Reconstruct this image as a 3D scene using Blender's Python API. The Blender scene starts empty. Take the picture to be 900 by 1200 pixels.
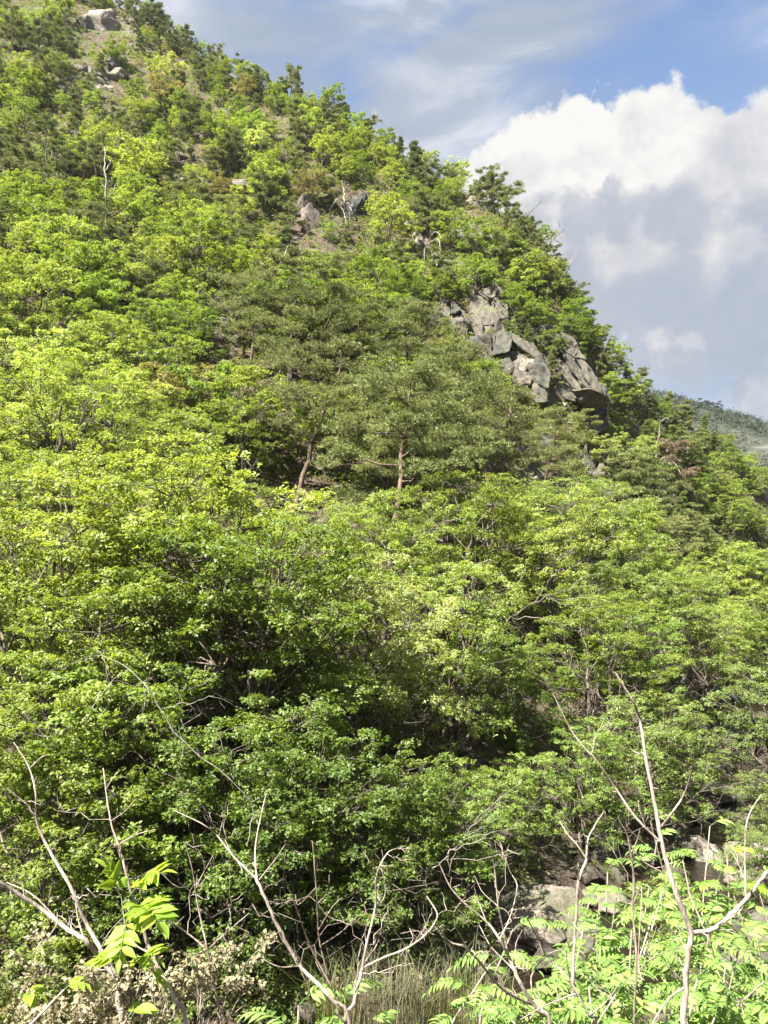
import bpy, bmesh, math, random
import numpy as np
from mathutils import Vector, Matrix, noise as mnoise

scene = bpy.context.scene
COL = scene.collection
R_ = math.radians
rng = np.random.default_rng(7)
random.seed(7)

# ------------------------------------------------------------------ camera
CAM = np.array([0.0, 0.0, 9.0]); PITCH = R_(5.0); FPX = 906.0
cam_data = bpy.data.cameras.new("camera")
cam = bpy.data.objects.new("camera", cam_data); COL.objects.link(cam)
cam.location = CAM; cam.rotation_euler = (R_(90) + PITCH, 0, 0)
cam_data.sensor_fit = 'VERTICAL'; cam_data.sensor_height = 24.0; cam_data.lens = 24.0 * FPX / 1200.0
cam_data.clip_start = 0.1; cam_data.clip_end = 6000
scene.camera = cam

# ------------------------------------------------------------------ light
SUN_EL = R_(53); SUN_ROT = math.atan2(-0.70, -0.68)          # high, from the left and a little behind the camera
SUN_DIR = np.array([math.sin(SUN_ROT) * math.cos(SUN_EL), math.cos(SUN_ROT) * math.cos(SUN_EL), math.sin(SUN_EL)])
sun_data = bpy.data.lights.new("sun", 'SUN'); sun_data.energy = 5.0; sun_data.angle = R_(0.53); sun_data.color = (1.0, 0.955, 0.87)
sun = bpy.data.objects.new("sun", sun_data); COL.objects.link(sun)
sun.rotation_euler = Vector(SUN_DIR).to_track_quat('Z', 'Y').to_euler(); sun.location = (-60, -30, 90)
scene.view_settings.view_transform = 'Standard'; scene.view_settings.look = 'None'
scene.view_settings.exposure = 2.3; scene.view_settings.gamma = 1.0; scene.view_settings.use_curve_mapping = False
scene.cycles.max_bounces = 6; scene.cycles.diffuse_bounces = 2; scene.cycles.transmission_bounces = 3


def unproject(px, py, depth):
    """pixel of the 900x1200 photograph at a forward distance -> world point"""
    a = (px - 450.0) / FPX; b = (600.0 - py) / FPX
    d = np.array([a, math.cos(PITCH) - b * math.sin(PITCH), math.sin(PITCH) + b * math.cos(PITCH)])
    return CAM + d * (depth / d[1])


def project(p):
    q = np.asarray(p, float) - CAM
    fy = q[1] * math.cos(PITCH) + q[2] * math.sin(PITCH); up = -q[1] * math.sin(PITCH) + q[2] * math.cos(PITCH)
    fy = max(fy, 1e-3)
    return 450 + FPX * q[0] / fy, 600 - FPX * up / fy


# ------------------------------------------------------------------ node helpers
class NT:
    def __init__(s, tree): s.t = tree
    def n(s, kind, **kw):
        nd = s.t.nodes.new(kind)
        for k, v in kw.items():
            if k in ('ins',): continue
            setattr(nd, k, v)
        for k, v in kw.get('ins', {}).items():
            if hasattr(v, 'is_output') or isinstance(v, bpy.types.NodeSocket): s.t.links.new(v, nd.inputs[k])
            else: nd.inputs[k].default_value = v
        return nd
    def math(s, op, a, b=0.0, c=0.0, clamp=False):
        return s.n('ShaderNodeMath', operation=op, use_clamp=clamp, ins={0: a, 1: b, 2: c}).outputs[0]
    def vmath(s, op, a, b=(0, 0, 0)):
        nd = s.n('ShaderNodeVectorMath', operation=op, ins={0: a, 1: b})
        return nd.outputs['Value'] if op in ('DOT_PRODUCT', 'LENGTH', 'DISTANCE') else nd.outputs[0]
    def noise(s, vec, scale, detail=4, rough=0.55, dist=0.0):
        return s.n('ShaderNodeTexNoise', ins={'Vector': vec, 'Scale': scale, 'Detail': detail, 'Roughness': rough, 'Distortion': dist})
    def ramp(s, fac, stops):
        r = s.n('ShaderNodeValToRGB', ins={0: fac}); e = r.color_ramp.elements
        while len(e) > 1: e.remove(e[-1])
        for i, (p, c) in enumerate(stops):
            el = e[0] if i == 0 else e.new(p)
            el.position = p; el.color = (*c, 1) if len(c) == 3 else c
        return r.outputs[0]
    def mix(s, fac, a, b, mode='MIX'):
        m = s.n('ShaderNodeMix', data_type='RGBA', blend_type=mode, ins={0: fac})
        for i, v in ((6, a), (7, b)):
            if isinstance(v, bpy.types.NodeSocket): s.t.links.new(v, m.inputs[i])
            else: m.inputs[i].default_value = (*v, 1) if len(v) == 3 else v
        return m.outputs[2]
    def mapr(s, v, a, b, c=0.0, d=1.0, smooth=True):
        return s.n('ShaderNodeMapRange', interpolation_type='SMOOTHSTEP' if smooth else 'LINEAR', ins={0: v, 1: a, 2: b, 3: c, 4: d}).outputs[0]


# ------------------------------------------------------------------ world: Nishita sky with a cloud layer
world = bpy.data.worlds.new("World"); scene.world = world; world.use_nodes = True


def pix_dir(px, py):
    d = unproject(px, py, 100.0) - CAM
    return d / np.linalg.norm(d)


def build_world():
    t = NT(world.node_tree); nodes = world.node_tree.nodes; nodes.clear()
    out = t.n('ShaderNodeOutputWorld')
    sky = t.n('ShaderNodeTexSky', sky_type='NISHITA', sun_disc=False, sun_elevation=SUN_EL, sun_rotation=SUN_ROT, altitude=200, air_density=1.0, dust_density=0.6, ozone_density=2.2)
    bg_sky = t.n('ShaderNodeBackground', ins={'Color': sky.outputs[0], 'Strength': 0.050})
    co = t.n('ShaderNodeTexCoord').outputs['Generated']
    # cumulus lobes: (pixel x, pixel y, angular radius in degrees)
    lobes = [(578, 236, 3.6), (606, 204, 3.9), (664, 196, 4.4), (716, 196, 4.6), (694, 150, 2.6), (770, 200, 4.4), (838, 212, 4.6), (890, 196, 4.4), (960, 206, 6.0), (640, 280, 6.4), (740, 285, 7.6), (860, 295, 8.0), (990, 275, 9.0), (1090, 255, 10),
             (762, 400, 2.6), (800, 404, 2.2), (890, 456, 2.2), (930, 450, 3.2), (1180, 330, 9.0)]
    grp = bpy.data.node_groups.new("cloud_field", 'ShaderNodeTree')
    grp.interface.new_socket("dir", in_out='INPUT', socket_type='NodeSocketVector')
    grp.interface.new_socket("field", in_out='OUTPUT', socket_type='NodeSocketFloat')
    g = NT(grp); gi = g.n('NodeGroupInput').outputs[0]; go = g.n('NodeGroupOutput')
    wob = g.noise(gi, 8.5, 9, 0.62).outputs['Color']
    wv = g.vmath('SUBTRACT', wob, (0.5, 0.5, 0.5))
    wv = g.vmath('SCALE', wv); grp.nodes[-1].inputs['Scale'].default_value = 0.15
    p = g.vmath('NORMALIZE', g.vmath('ADD', gi, wv))
    acc = None
    for (px, py, rad) in lobes:
        c = pix_dir(px, py); r = 2 * math.sin(R_(rad) / 2)
        dist = g.vmath('DISTANCE', p, tuple(c))
        v = g.math('SUBTRACT', 1.0, g.math('DIVIDE', dist, r))
        acc = v if acc is None else g.n('ShaderNodeMath', operation='SMOOTH_MAX', ins={0: acc, 1: v, 2: 0.25}).outputs[0]
    # the same kind of sky all round: broken cumulus by noise away from the modelled bank
    bank = pix_dir(820, 230)
    away = g.mapr(g.vmath('DISTANCE', gi, tuple(bank)), 0.62, 0.95)
    rnd = g.math('SUBTRACT', g.noise(gi, 3.1, 8, 0.58).outputs['Fac'], 0.56)
    rnd = g.math('MULTIPLY', g.math('MULTIPLY', rnd, 4.0), away)
    rnd = g.math('SUBTRACT', rnd, g.math('MULTIPLY', g.math('SUBTRACT', 1.0, away), 1.0))
    acc = g.math('MAXIMUM', acc, rnd)
    grp.links.new(acc, go.inputs[0])

    def field(vec):
        n = t.n('ShaderNodeGroup'); n.node_tree = grp; world.node_tree.links.new(vec, n.inputs[0]); return n.outputs[0]
    f0 = field(co)
    off = SUN_DIR * 0.03 + np.array([-0.012, 0, 0.03])
    f1 = field(t.vmath('NORMALIZE', t.vmath('ADD', co, tuple(off))))
    mask = t.mapr(f0, -0.01, 0.15)
    lit = t.mapr(t.math('SUBTRACT', f0, f1), -0.12, 0.26)
    puff = t.noise(co, 17.0, 8, 0.62, 0.3).outputs['Fac']
    puff2 = t.noise(co, 6.5, 7, 0.6, 0.5).outputs['Fac']
    # height in the bank: undersides are grey
    h = t.n('ShaderNodeSeparateXYZ', ins={0: co}).outputs[2]
    up = t.mapr(h, math.sin(R_(11)), math.sin(R_(35)), 0, 1, False)
    b = t.math('ADD', t.math('MULTIPLY', lit, 0.40), t.math('MULTIPLY', up, 0.66))
    b = t.math('ADD', b, t.math('ADD', t.math('MULTIPLY', t.math('SUBTRACT', puff, 0.5), 0.85), t.math('MULTIPLY', t.math('SUBTRACT', puff2, 0.5), 1.15)), clamp=True)
    ccol = t.ramp(b, [(0.0, (0.43, 0.49, 0.59)), (0.35, (0.53, 0.575, 0.66)), (0.62, (0.68, 0.69, 0.73)), (0.95, (1.0, 0.985, 0.95))])
    bg_cl = t.n('ShaderNodeBackground', ins={'Color': ccol, 'Strength': 0.192})
    # high grey veil with streaks
    st = t.n('ShaderNodeMapping', ins={'Vector': co, 'Rotation': (0.2, R_(-28), 0.0), 'Scale': (1.2, 1.0, 3.6)}).outputs[0]
    vn = t.noise(st, 2.6, 7, 0.55, 0.35).outputs['Fac']
    vh = t.mapr(h, math.sin(R_(24)), math.sin(R_(31)))
    low = t.math('MULTIPLY', t.mapr(h, math.sin(R_(24)), math.sin(R_(14))), 0.88)
    veil = t.math('MULTIPLY', t.mapr(vn, 0.34, 0.58), vh)
    veil = t.math('ADD', t.math('MULTIPLY', veil, 0.88), low, clamp=True)
    vb = t.noise(st, 4.2, 7, 0.55, 0.5).outputs['Fac']
    vcol = t.ramp(vb, [(0.30, (0.38, 0.44, 0.55)), (0.48, (0.50, 0.55, 0.64)), (0.62, (0.86, 0.87, 0.90))])
    bg_v = t.n('ShaderNodeBackground', ins={'Color': vcol, 'Strength': 0.200})
    m1 = t.n('ShaderNodeMixShader', ins={0: veil, 1: bg_sky.outputs[0], 2: bg_v.outputs[0]})
    m2 = t.n('ShaderNodeMixShader', ins={0: mask, 1: m1.outputs[0], 2: bg_cl.outputs[0]})
    world.node_tree.links.new(m2.outputs[0], out.inputs[0])


build_world()


# ------------------------------------------------------------------ materials
def new_mat(name):
    m = bpy.data.materials.new(name); m.use_nodes = True; m.node_tree.nodes.clear()
    t = NT(m.node_tree); return m, t, t.n('ShaderNodeOutputMaterial')


def leaf_mat(name, dark, light, trans, tmix=0.42, gloss=0.03, hue_var=0.010, val_var=0.16, tan=None, tan_at=0.86):
    m, t, out = new_mat(name)
    a = t.n('ShaderNodeAttribute', attribute_name='rnd').outputs['Fac']
    oi = t.n('ShaderNodeObjectInfo').outputs['Random']
    base = t.mix(a, dark, light)
    if tan: base = t.mix(t.mapr(a, tan_at, tan_at + 0.07), base, tan)
    hsv = t.n('ShaderNodeHueSaturation', ins={'Color': base})
    m.node_tree.links.new(t.mapr(oi, 0, 1, 0.5 - hue_var, 0.5 + hue_var, False), hsv.inputs['Hue'])
    m.node_tree.links.new(t.mapr(t.math('FRACT', t.math('MULTIPLY', oi, 7.3)), 0, 1, 1 - val_var, 1 + val_var, False), hsv.inputs['Value'])
    tc = t.mix(1.0, hsv.outputs[0], trans, 'MULTIPLY')
    d = t.n('ShaderNodeBsdfDiffuse', ins={'Color': hsv.outputs[0]})
    tr = t.n('ShaderNodeBsdfTranslucent', ins={'Color': tc})
    gl = t.n('ShaderNodeBsdfGlossy', ins={'Color': (1, 1, 1, 1), 'Roughness': 0.6})
    s = t.n('ShaderNodeMixShader', ins={0: tmix, 1: d.outputs[0], 2: tr.outputs[0]})
    s = t.n('ShaderNodeMixShader', ins={0: gloss, 1: s.outputs[0], 2: gl.outputs[0]})
    m.node_tree.links.new(s.outputs[0], out.inputs[0]); return m


TR = (1.9, 1.75, 0.8, 1)
M = {}
M['lime'] = leaf_mat('lime_leaves', (0.122, 0.178, 0.026), (0.285, 0.345, 0.088), TR)
M['green'] = leaf_mat('green_leaves', (0.088, 0.148, 0.018), (0.225, 0.290, 0.060), TR)
M['deep'] = leaf_mat('deep_green_leaves', (0.062, 0.108, 0.012), (0.160, 0.215, 0.036), TR)
M['pale'] = leaf_mat('pale_leaves', (0.165, 0.225, 0.050), (0.340, 0.400, 0.130), TR, gloss=0.05)
M['blossom'] = leaf_mat('blossom_leaves', (0.085, 0.140, 0.025), (0.200, 0.250, 0.075), TR, tan=(0.50, 0.55, 0.36))
M['russet'] = leaf_mat('russet_leaves', (0.130, 0.125, 0.040), (0.235, 0.215, 0.085), TR, tmix=0.3)
M['pine'] = leaf_mat('pine_needles', (0.095, 0.120, 0.026), (0.245, 0.265, 0.085), (1.3, 1.3, 0.8, 1), tmix=0.25)
M['juniper'] = leaf_mat('juniper_needles', (0.070, 0.100, 0.018), (0.165, 0.195, 0.045), (1.3, 1.3, 0.8, 1), tmix=0.25)
M['dead_needle'] = leaf_mat('dead_needles', (0.14, 0.10, 0.055), (0.27, 0.20, 0.125), (1.1, 1.1, 1, 1), tmix=0.2)
M['under'] = leaf_mat('undergrowth_leaves', (0.055, 0.090, 0.013), (0.165, 0.200, 0.040), TR, tan=(0.19, 0.145, 0.085), tan_at=0.70)
M['fresh'] = leaf_mat('fresh_leaflets', (0.170, 0.270, 0.020), (0.260, 0.360, 0.040), (1.7, 1.6, 0.6, 1), tmix=0.45, gloss=0.025, hue_var=0.01, val_var=0.10)
M['ailanthus'] = leaf_mat('ailanthus_leaflets', (0.120, 0.212, 0.040), (0.225, 0.320, 0.080), (1.5, 1.45, 0.7, 1), tmix=0.40, gloss=0.025, hue_var=0.012, val_var=0.18)
M['straw'] = leaf_mat('straw_blades', (0.055, 0.070, 0.020), (0.22, 0.19, 0.105), (1, 1, 1, 1), tmix=0.25)
M['dry'] = leaf_mat('dry_leaves', (0.15, 0.135, 0.065), (0.33, 0.29, 0.17), (1, 1, 1, 1), tmix=0.25)
M['farleaf'] = leaf_mat('far_leaves', (0.016, 0.027, 0.011), (0.042, 0.055, 0.022), (1.2, 1.2, 1, 1), tmix=0.2)


def bark_mat(name, a, b, scale=6.0, bump=0.5):
    m, t, out = new_mat(name)
    co = t.n('ShaderNodeTexCoord').outputs['Object']
    mp = t.n('ShaderNodeMapping', ins={'Vector': co, 'Scale': (1, 1, 0.3)}).outputs[0]
    n = t.noise(mp, scale, 6, 0.65).outputs['Fac']
    n2 = t.noise(co, scale * 0.3, 3, 0.6).outputs['Fac']
    c = t.mix(t.mapr(t.math('ADD', t.math('MULTIPLY', n, 0.7), t.math('MULTIPLY', n2, 0.3)), 0.36, 0.64), a, b)
    bp = t.n('ShaderNodeBump', ins={'Strength': bump, 'Distance': 0.02, 'Height': n})
    d = t.n('ShaderNodeBsdfPrincipled', ins={'Base Color': c, 'Roughness': 0.85, 'Specular IOR Level': 0.2, 'Normal': bp.outputs[0]})
    m.node_tree.links.new(d.outputs[0], out.inputs[0]); return m


M['bark'] = bark_mat('grey_brown_bark', (0.045, 0.036, 0.028), (0.17, 0.14, 0.115), 9)
M['pinebark'] = bark_mat('red_pine_bark', (0.055, 0.038, 0.029), (0.165, 0.115, 0.085), 7)
M['deadwood'] = bark_mat('bleached_wood', (0.13, 0.11, 0.09), (0.33, 0.30, 0.255), 9)
M['twig'] = bark_mat('pale_twig_bark', (0.18, 0.145, 0.115), (0.40, 0.34, 0.28), 40, 0.5)
M['twigdark'] = bark_mat('brown_twig_bark', (0.12, 0.09, 0.07), (0.28, 0.225, 0.18), 40, 0.5)


def rock_mat(name, c0, c1, c2, stain=(0.045, 0.048, 0.042), scale=0.5, moss=0.0, world_space=False):
    m, t, out = new_mat(name)
    co = t.n('ShaderNodeTexCoord').outputs['Object']
    oi = t.n('ShaderNodeObjectInfo').outputs['Random']
    cv = t.vmath('ADD', co if not world_space else t.n('ShaderNodeNewGeometry').outputs['Position'], t.n('ShaderNodeCombineXYZ', ins={0: t.math('MULTIPLY', oi, 0.0 if world_space else 37.0), 1: t.math('MULTIPLY', oi, 0.0 if world_space else 17.0), 2: 0.0}).outputs[0])
    n1 = t.noise(cv, scale, 6, 0.62, 0.4).outputs['Fac']
    n2 = t.noise(cv, scale * 7, 7, 0.7).outputs['Fac']
    stv = t.n('ShaderNodeMapping', ins={'Vector': cv, 'Scale': (1.6, 1.6, 0.28)}).outputs[0]
    n3 = t.noise(stv, scale * 2.2, 5, 0.6, 0.3).outputs['Fac']
    c = t.ramp(n1, [(0.30, c0), (0.5, c1), (0.72, c2)])
    c = t.mix(t.math('MULTIPLY', t.mapr(n3, 0.52, 0.68), 0.75), c, stain)
    c = t.mix(t.math('MULTIPLY', t.mapr(n2, 0.35, 0.7), 0.30), c, tuple(min(1, x * 1.55) for x in c2))
    c = t.mix(t.math('MULTIPLY', t.mapr(n2, 0.55, 0.38), 0.40), c, tuple(x * 0.45 for x in c0))
    if moss:
        nz = t.n('ShaderNodeSeparateXYZ', ins={0: t.n('ShaderNodeNewGeometry').outputs['Normal']}).outputs[2]
        c = t.mix(t.math('MULTIPLY', t.math('MULTIPLY', t.mapr(nz, 0.1, 0.8), t.mapr(n1, 0.45, 0.6)), moss), c, (0.045, 0.06, 0.018))
    hgt = t.math('ADD', t.math('MULTIPLY', n2, 0.6), n1)
    bp = t.n('ShaderNodeBump', ins={'Strength': 0.9, 'Distance': 0.12, 'Height': hgt})
    d = t.n('ShaderNodeBsdfPrincipled', ins={'Base Color': c, 'Roughness': 0.88, 'Specular IOR Level': 0.25, 'Normal': bp.outputs[0]})
    m.node_tree.links.new(d.outputs[0], out.inputs[0]); return m


M['rock'] = rock_mat('grey_tan_rock', (0.085, 0.076, 0.060), (0.140, 0.124, 0.098), (0.21, 0.19, 0.152), moss=0.25)
M['rockpale'] = rock_mat('pale_rock', (0.115, 0.10, 0.08), (0.175, 0.152, 0.122), (0.24, 0.213, 0.172), stain=(0.065, 0.06, 0.05))
M['rockbrown'] = rock_mat('brown_rock', (0.062, 0.051, 0.041), (0.100, 0.082, 0.066), (0.145, 0.122, 0.10))
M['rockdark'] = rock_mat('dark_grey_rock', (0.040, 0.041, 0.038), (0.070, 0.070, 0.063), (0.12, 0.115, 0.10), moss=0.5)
M['streamrock'] = rock_mat('stream_rock', (0.085, 0.069, 0.055), (0.150, 0.124, 0.102), (0.235, 0.20, 0.168), scale=0.9, moss=0.6)
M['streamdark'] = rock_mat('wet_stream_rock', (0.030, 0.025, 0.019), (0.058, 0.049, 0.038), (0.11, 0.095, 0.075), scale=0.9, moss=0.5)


M['cliff'] = rock_mat('cliff_rock', (0.046, 0.041, 0.032), (0.084, 0.074, 0.058), (0.140, 0.124, 0.097), stain=(0.028, 0.028, 0.024), scale=0.28, moss=0.5, world_space=True)
M['cliffdark'] = rock_mat('cliff_rock_dark', (0.034, 0.032, 0.027), (0.060, 0.056, 0.047), (0.10, 0.093, 0.077), stain=(0.022, 0.023, 0.021), scale=0.28, moss=0.5, world_space=True)


def ground_mat():
    m, t, out = new_mat('forest_floor')
    co = t.n('ShaderNodeNewGeometry').outputs['Position']
    n1 = t.noise(co, 0.16, 6, 0.6, 0.4).outputs['Fac']
    n2 = t.noise(co, 1.9, 9, 0.78, 0.8).outputs['Fac']
    n3 = t.noise(co, 0.42, 5, 0.6).outputs['Fac']
    c = t.ramp(n2, [(0.30, (0.022, 0.017, 0.012)), (0.46, (0.060, 0.046, 0.033)), (0.58, (0.105, 0.083, 0.062)), (0.74, (0.175, 0.147, 0.115))])
    green = t.ramp(n2, [(0.3, (0.03, 0.05, 0.012)), (0.7, (0.09, 0.12, 0.035))])
    c = t.mix(t.mapr(n3, 0.50, 0.62), c, green)
    rock = t.ramp(n2, [(0.3, (0.05, 0.047, 0.042)), (0.7, (0.165, 0.15, 0.128))])
    c = t.mix(t.mapr(n1, 0.56, 0.62), c, rock)
    bp = t.n('ShaderNodeBump', ins={'Strength': 0.8, 'Distance': 0.10, 'Height': n2})
    d = t.n('ShaderNodeBsdfPrincipled', ins={'Base Color': c, 'Roughness': 0.95, 'Specular IOR Level': 0.1, 'Normal': bp.outputs[0]})
    m.node_tree.links.new(d.outputs[0], out.inputs[0]); return m


M['ground'] = ground_mat()


def water_mat():
    m, t, out = new_mat('stream_water')
    co = t.n('ShaderNodeNewGeometry').outputs['Position']
    mp = t.n('ShaderNodeMapping', ins={'Vector': co, 'Scale': (1.0, 1.7, 1.0)}).outputs[0]
    n = t.noise(mp, 2.3, 6, 0.62, 0.6).outputs['Fac']
    n1 = t.noise(co, 0.45, 3, 0.5).outputs['Fac']
    c = t.ramp(n1, [(0.35, (0.007, 0.006, 0.004)), (0.6, (0.020, 0.015, 0.009)), (0.75, (0.042, 0.031, 0.018))])
    bp = t.n('ShaderNodeBump', ins={'Strength': 0.8, 'Distance': 0.10, 'Height': n})
    d = t.n('ShaderNodeBsdfPrincipled', ins={'Base Color': c, 'Roughness': 0.09, 'IOR': 1.33, 'Normal': bp.outputs[0]})
    m.node_tree.links.new(d.outputs[0], out.inputs[0]); return m


M['water'] = water_mat()


# ------------------------------------------------------------------ object helpers
def tag(o, label=None, cat=None, group=None, kind=None):
    if label: o['label'] = label
    if cat: o['category'] = cat
    if group: o['group'] = group
    if kind: o['kind'] = kind
    return o


def link(name, mesh, parent=None):
    o = bpy.data.objects.new(name, mesh); COL.objects.link(o)
    if parent is not None: o.parent = parent
    return o


def empty(name, loc, rz=0.0, scale=1.0):
    o = bpy.data.objects.new(name, None); COL.objects.link(o)
    o.location = [float(v) for v in loc]; o.rotation_euler = (0, 0, float(rz)); o.scale = (float(scale),) * 3
    o.empty_display_size = 0.3
    return o


def mesh_np(name, verts, faces, mat, rnd=None, smooth=False):
    """verts (N,3); faces (F,k) with a constant k, or a list of such arrays"""
    me = bpy.data.meshes.new(name)
    fl = faces if isinstance(faces, list) else [faces]
    verts = np.asarray(verts, np.float32)
    loops = np.concatenate([f.reshape(-1) for f in fl]).astype(np.int32)
    tot = np.concatenate([np.full(len(f), f.shape[1], np.int32) for f in fl])
    start = np.concatenate([[0], np.cumsum(tot)[:-1]]).astype(np.int32)
    me.vertices.add(len(verts)); me.vertices.foreach_set('co', verts.ravel())
    me.loops.add(len(loops)); me.loops.foreach_set('vertex_index', loops)
    me.polygons.add(len(tot)); me.polygons.foreach_set('loop_start', start)
    if smooth: me.polygons.foreach_set('use_smooth', np.ones(len(tot), bool))
    me.update(calc_edges=True)
    if rnd is not None:
        a = me.attributes.new('rnd', 'FLOAT', 'POINT'); a.data.foreach_set('value', np.asarray(rnd, np.float32))
    if mat is not None: me.materials.append(mat)
    return me


class Tubes:
    def __init__(s): s.v = []; s.f = []; s.n = 0
    def add(s, pts, rad, sides=6):
        pts = np.asarray(pts, float); rad = np.asarray(rad, float); k = len(pts)
        tan = np.gradient(pts, axis=0); tan /= np.linalg.norm(tan, axis=1, keepdims=True) + 1e-9
        ref = np.where(np.abs(tan[:, 2:3]) > 0.9, np.array([[1.0, 0, 0]]), np.array([[0, 0, 1.0]]))
        u = np.cross(tan, ref); u /= np.linalg.norm(u, axis=1, keepdims=True) + 1e-9
        for i in range(1, k):            # keep the frame from flipping
            if np.dot(u[i], u[i - 1]) < 0: u[i] = -u[i]
        w = np.cross(tan, u)
        ang = np.arange(sides) * 2 * math.pi / sides
        ring = pts[:, None, :] + rad[:, None, None] * (np.cos(ang)[None, :, None] * u[:, None, :] + np.sin(ang)[None, :, None] * w[:, None, :])
        base = s.n; s.v.append(ring.reshape(-1, 3)); s.n += k * sides
        i = np.arange(k - 1)[:, None] * sides; j = np.arange(sides)[None, :]; jn = (j + 1) % sides
        s.f.append((base + np.stack([i + j, i + jn, i + sides + jn, i + sides + j], -1)).reshape(-1, 4))
    def mesh(s, name, mat):
        return mesh_np(name, np.concatenate(s.v), np.concatenate(s.f), mat, smooth=True)


def curve_pts(ctrl, n):
    """Catmull-Rom through control points"""
    c = np.asarray(ctrl, float)
    if len(c) == 2: return c[0] + (c[1] - c[0]) * np.linspace(0, 1, n)[:, None]
    p = np.vstack([2 * c[0] - c[1], c, 2 * c[-1] - c[-2]])
    t = np.linspace(0, len(c) - 1 - 1e-6, n); i = t.astype(int); f = (t - i)[:, None]
    p0, p1, p2, p3 = p[i], p[i + 1], p[i + 2], p[i + 3]
    return 0.5 * (2 * p1 + (p2 - p0) * f + (2 * p0 - 5 * p1 + 4 * p2 - p3) * f ** 2 + (3 * p1 - p0 - 3 * p2 + p3) * f ** 3)


def unit(v): return v / (np.linalg.norm(v, axis=-1, keepdims=True) + 1e-9)


# ------------------------------------------------------------------ terrain
_lat = np.random.default_rng(3).random((256, 256))


def vnoise(x, y):
    xi = np.floor(x).astype(int); yi = np.floor(y).astype(int); fx = x - xi; fy = y - yi
    fx = fx * fx * (3 - 2 * fx); fy = fy * fy * (3 - 2 * fy)
    g = lambda a, b: _lat[a & 255, b & 255]
    return (g(xi, yi) * (1 - fx) + g(xi + 1, yi) * fx) * (1 - fy) + (g(xi, yi + 1) * (1 - fx) + g(xi + 1, yi + 1) * fx) * fy - 0.5


RIDGE = np.array([unproject(*r) for r in [(-420, -330, 152), (-200, -210, 144), (-50, -95, 138), (100, -18, 131), (190, 36, 125), (250, 78, 121), (320, 108, 115), (390, 132, 110), (440, 172, 106),
                                          (500, 205, 101), (560, 236, 97), (610, 272, 93), (650, 318, 90), (690, 386, 88), (735, 462, 89), (800, 508, 96), (900, 556, 108), (1000, 600, 118), (1300, 660, 150)]])
RIDGE = RIDGE[np.argsort(RIDGE[:, 0])]
STREAM = np.array([(-160, 2), (-30, 8.5), (-8, 11.5), (0, 14.0), (3, 16.8), (6.5, 21), (10, 25), (14, 31.5), (18, 40), (23, 53), (36, 66), (60, 80), (170, 130)], float)


def stream_y(x): return np.interp(x, STREAM[:, 0], STREAM[:, 1])


def height(x, y):
    x = np.asarray(x, float); y = np.asarray(y, float)
    cy = stream_y(x)
    ry = np.interp(x, RIDGE[:, 0], RIDGE[:, 1]); rz = np.interp(x, RIDGE[:, 0], RIDGE[:, 2])
    fy = cy + 3.0
    s = (y - fy) / np.maximum(ry - fy, 8.0)
    sc = np.clip(s, 0, 1)
    hill = 0.5 + (rz - 0.5) * (0.30 * sc + 0.70 * sc ** 1.85)
    big = vnoise(x / 17 + 3.1, y / 17 + 8.2) * 5.0 + vnoise(x / 7 + 1.7, y / 7) * 2.2 + vnoise(x / 2.6, y / 2.6) * 0.8
    hill = hill + big * np.clip(s * 5, 0, 1) * np.clip((1.04 - s) * 6, 0.10, 1)
    hill = np.where(s > 1, np.maximum(rz - (y - ry) * 0.55, 2.0) , hill)
    d = (y - cy)
    near = np.maximum(7.3 - 0.66 * np.maximum(y, 0) , 0.35) + vnoise(x / 2.2 + 9, y / 2.2) * 0.35
    bed = -0.55
    t1 = np.clip((d - 1.5) / 1.5, 0, 1); t0 = np.clip((-d - 1.5) / 2.0, 0, 1)
    z = np.where(d >= 0, bed + (hill - bed) * t1, bed + (near - bed) * t0)
    z = np.where(y < -1.0, 7.3 + np.clip((-y - 5) * 0.5, 0, 30) + vnoise(x / 2.2 + 9, y / 2.2) * 0.3, z)
    return z


def H(x, y): return float(height(np.array([x]), np.array([y]))[0])


def ground_hit(px, py, y0=9.0, y1=190.0):
    ys = np.linspace(y0, y1, 1500)
    p0 = unproject(px, py, 1.0) - CAM
    pts = CAM + p0[None, :] * ys[:, None]
    k = np.nonzero(pts[:, 2] <= height(pts[:, 0], pts[:, 1]))[0]
    if len(k) == 0: return ground_hit(px, py + 6, y0, y1)
    p = pts[k[0]]; return np.array([p[0], p[1], H(p[0], p[1])])


def stream_hit(px, py):
    d = unproject(px, py, 1.0) - CAM; t = (0.10 - CAM[2]) / d[2]; p = CAM + d * t; g = ground_hit(px, py)
    return p if p[1] < g[1] else g


def hit_map(step=8):
    gx = np.arange(-80, 981, step); gy = np.arange(-40, 1241, step)
    PX, PY = np.meshgrid(gx, gy); px = PX.ravel(); py = PY.ravel()
    a = (px - 450.0) / FPX; b = (600.0 - py) / FPX
    d = np.stack([a, math.cos(PITCH) - b * math.sin(PITCH), math.sin(PITCH) + b * math.cos(PITCH)], 1); d /= d[:, 1:2]
    out = np.full((len(px), 3), np.nan); live = np.arange(len(px))
    for y in np.concatenate([np.arange(9, 60, 0.4), np.arange(60, 165, 0.7)]):
        p = CAM + d[live] * y; hit = p[:, 2] <= height(p[:, 0], p[:, 1])
        if hit.any(): out[live[hit]] = p[hit]; live = live[~hit]
        if len(live) == 0: break
    ok = ~np.isnan(out[:, 0]); return np.stack([px[ok], py[ok]], 1), out[ok]


HITPX, HITP = hit_map()


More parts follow.
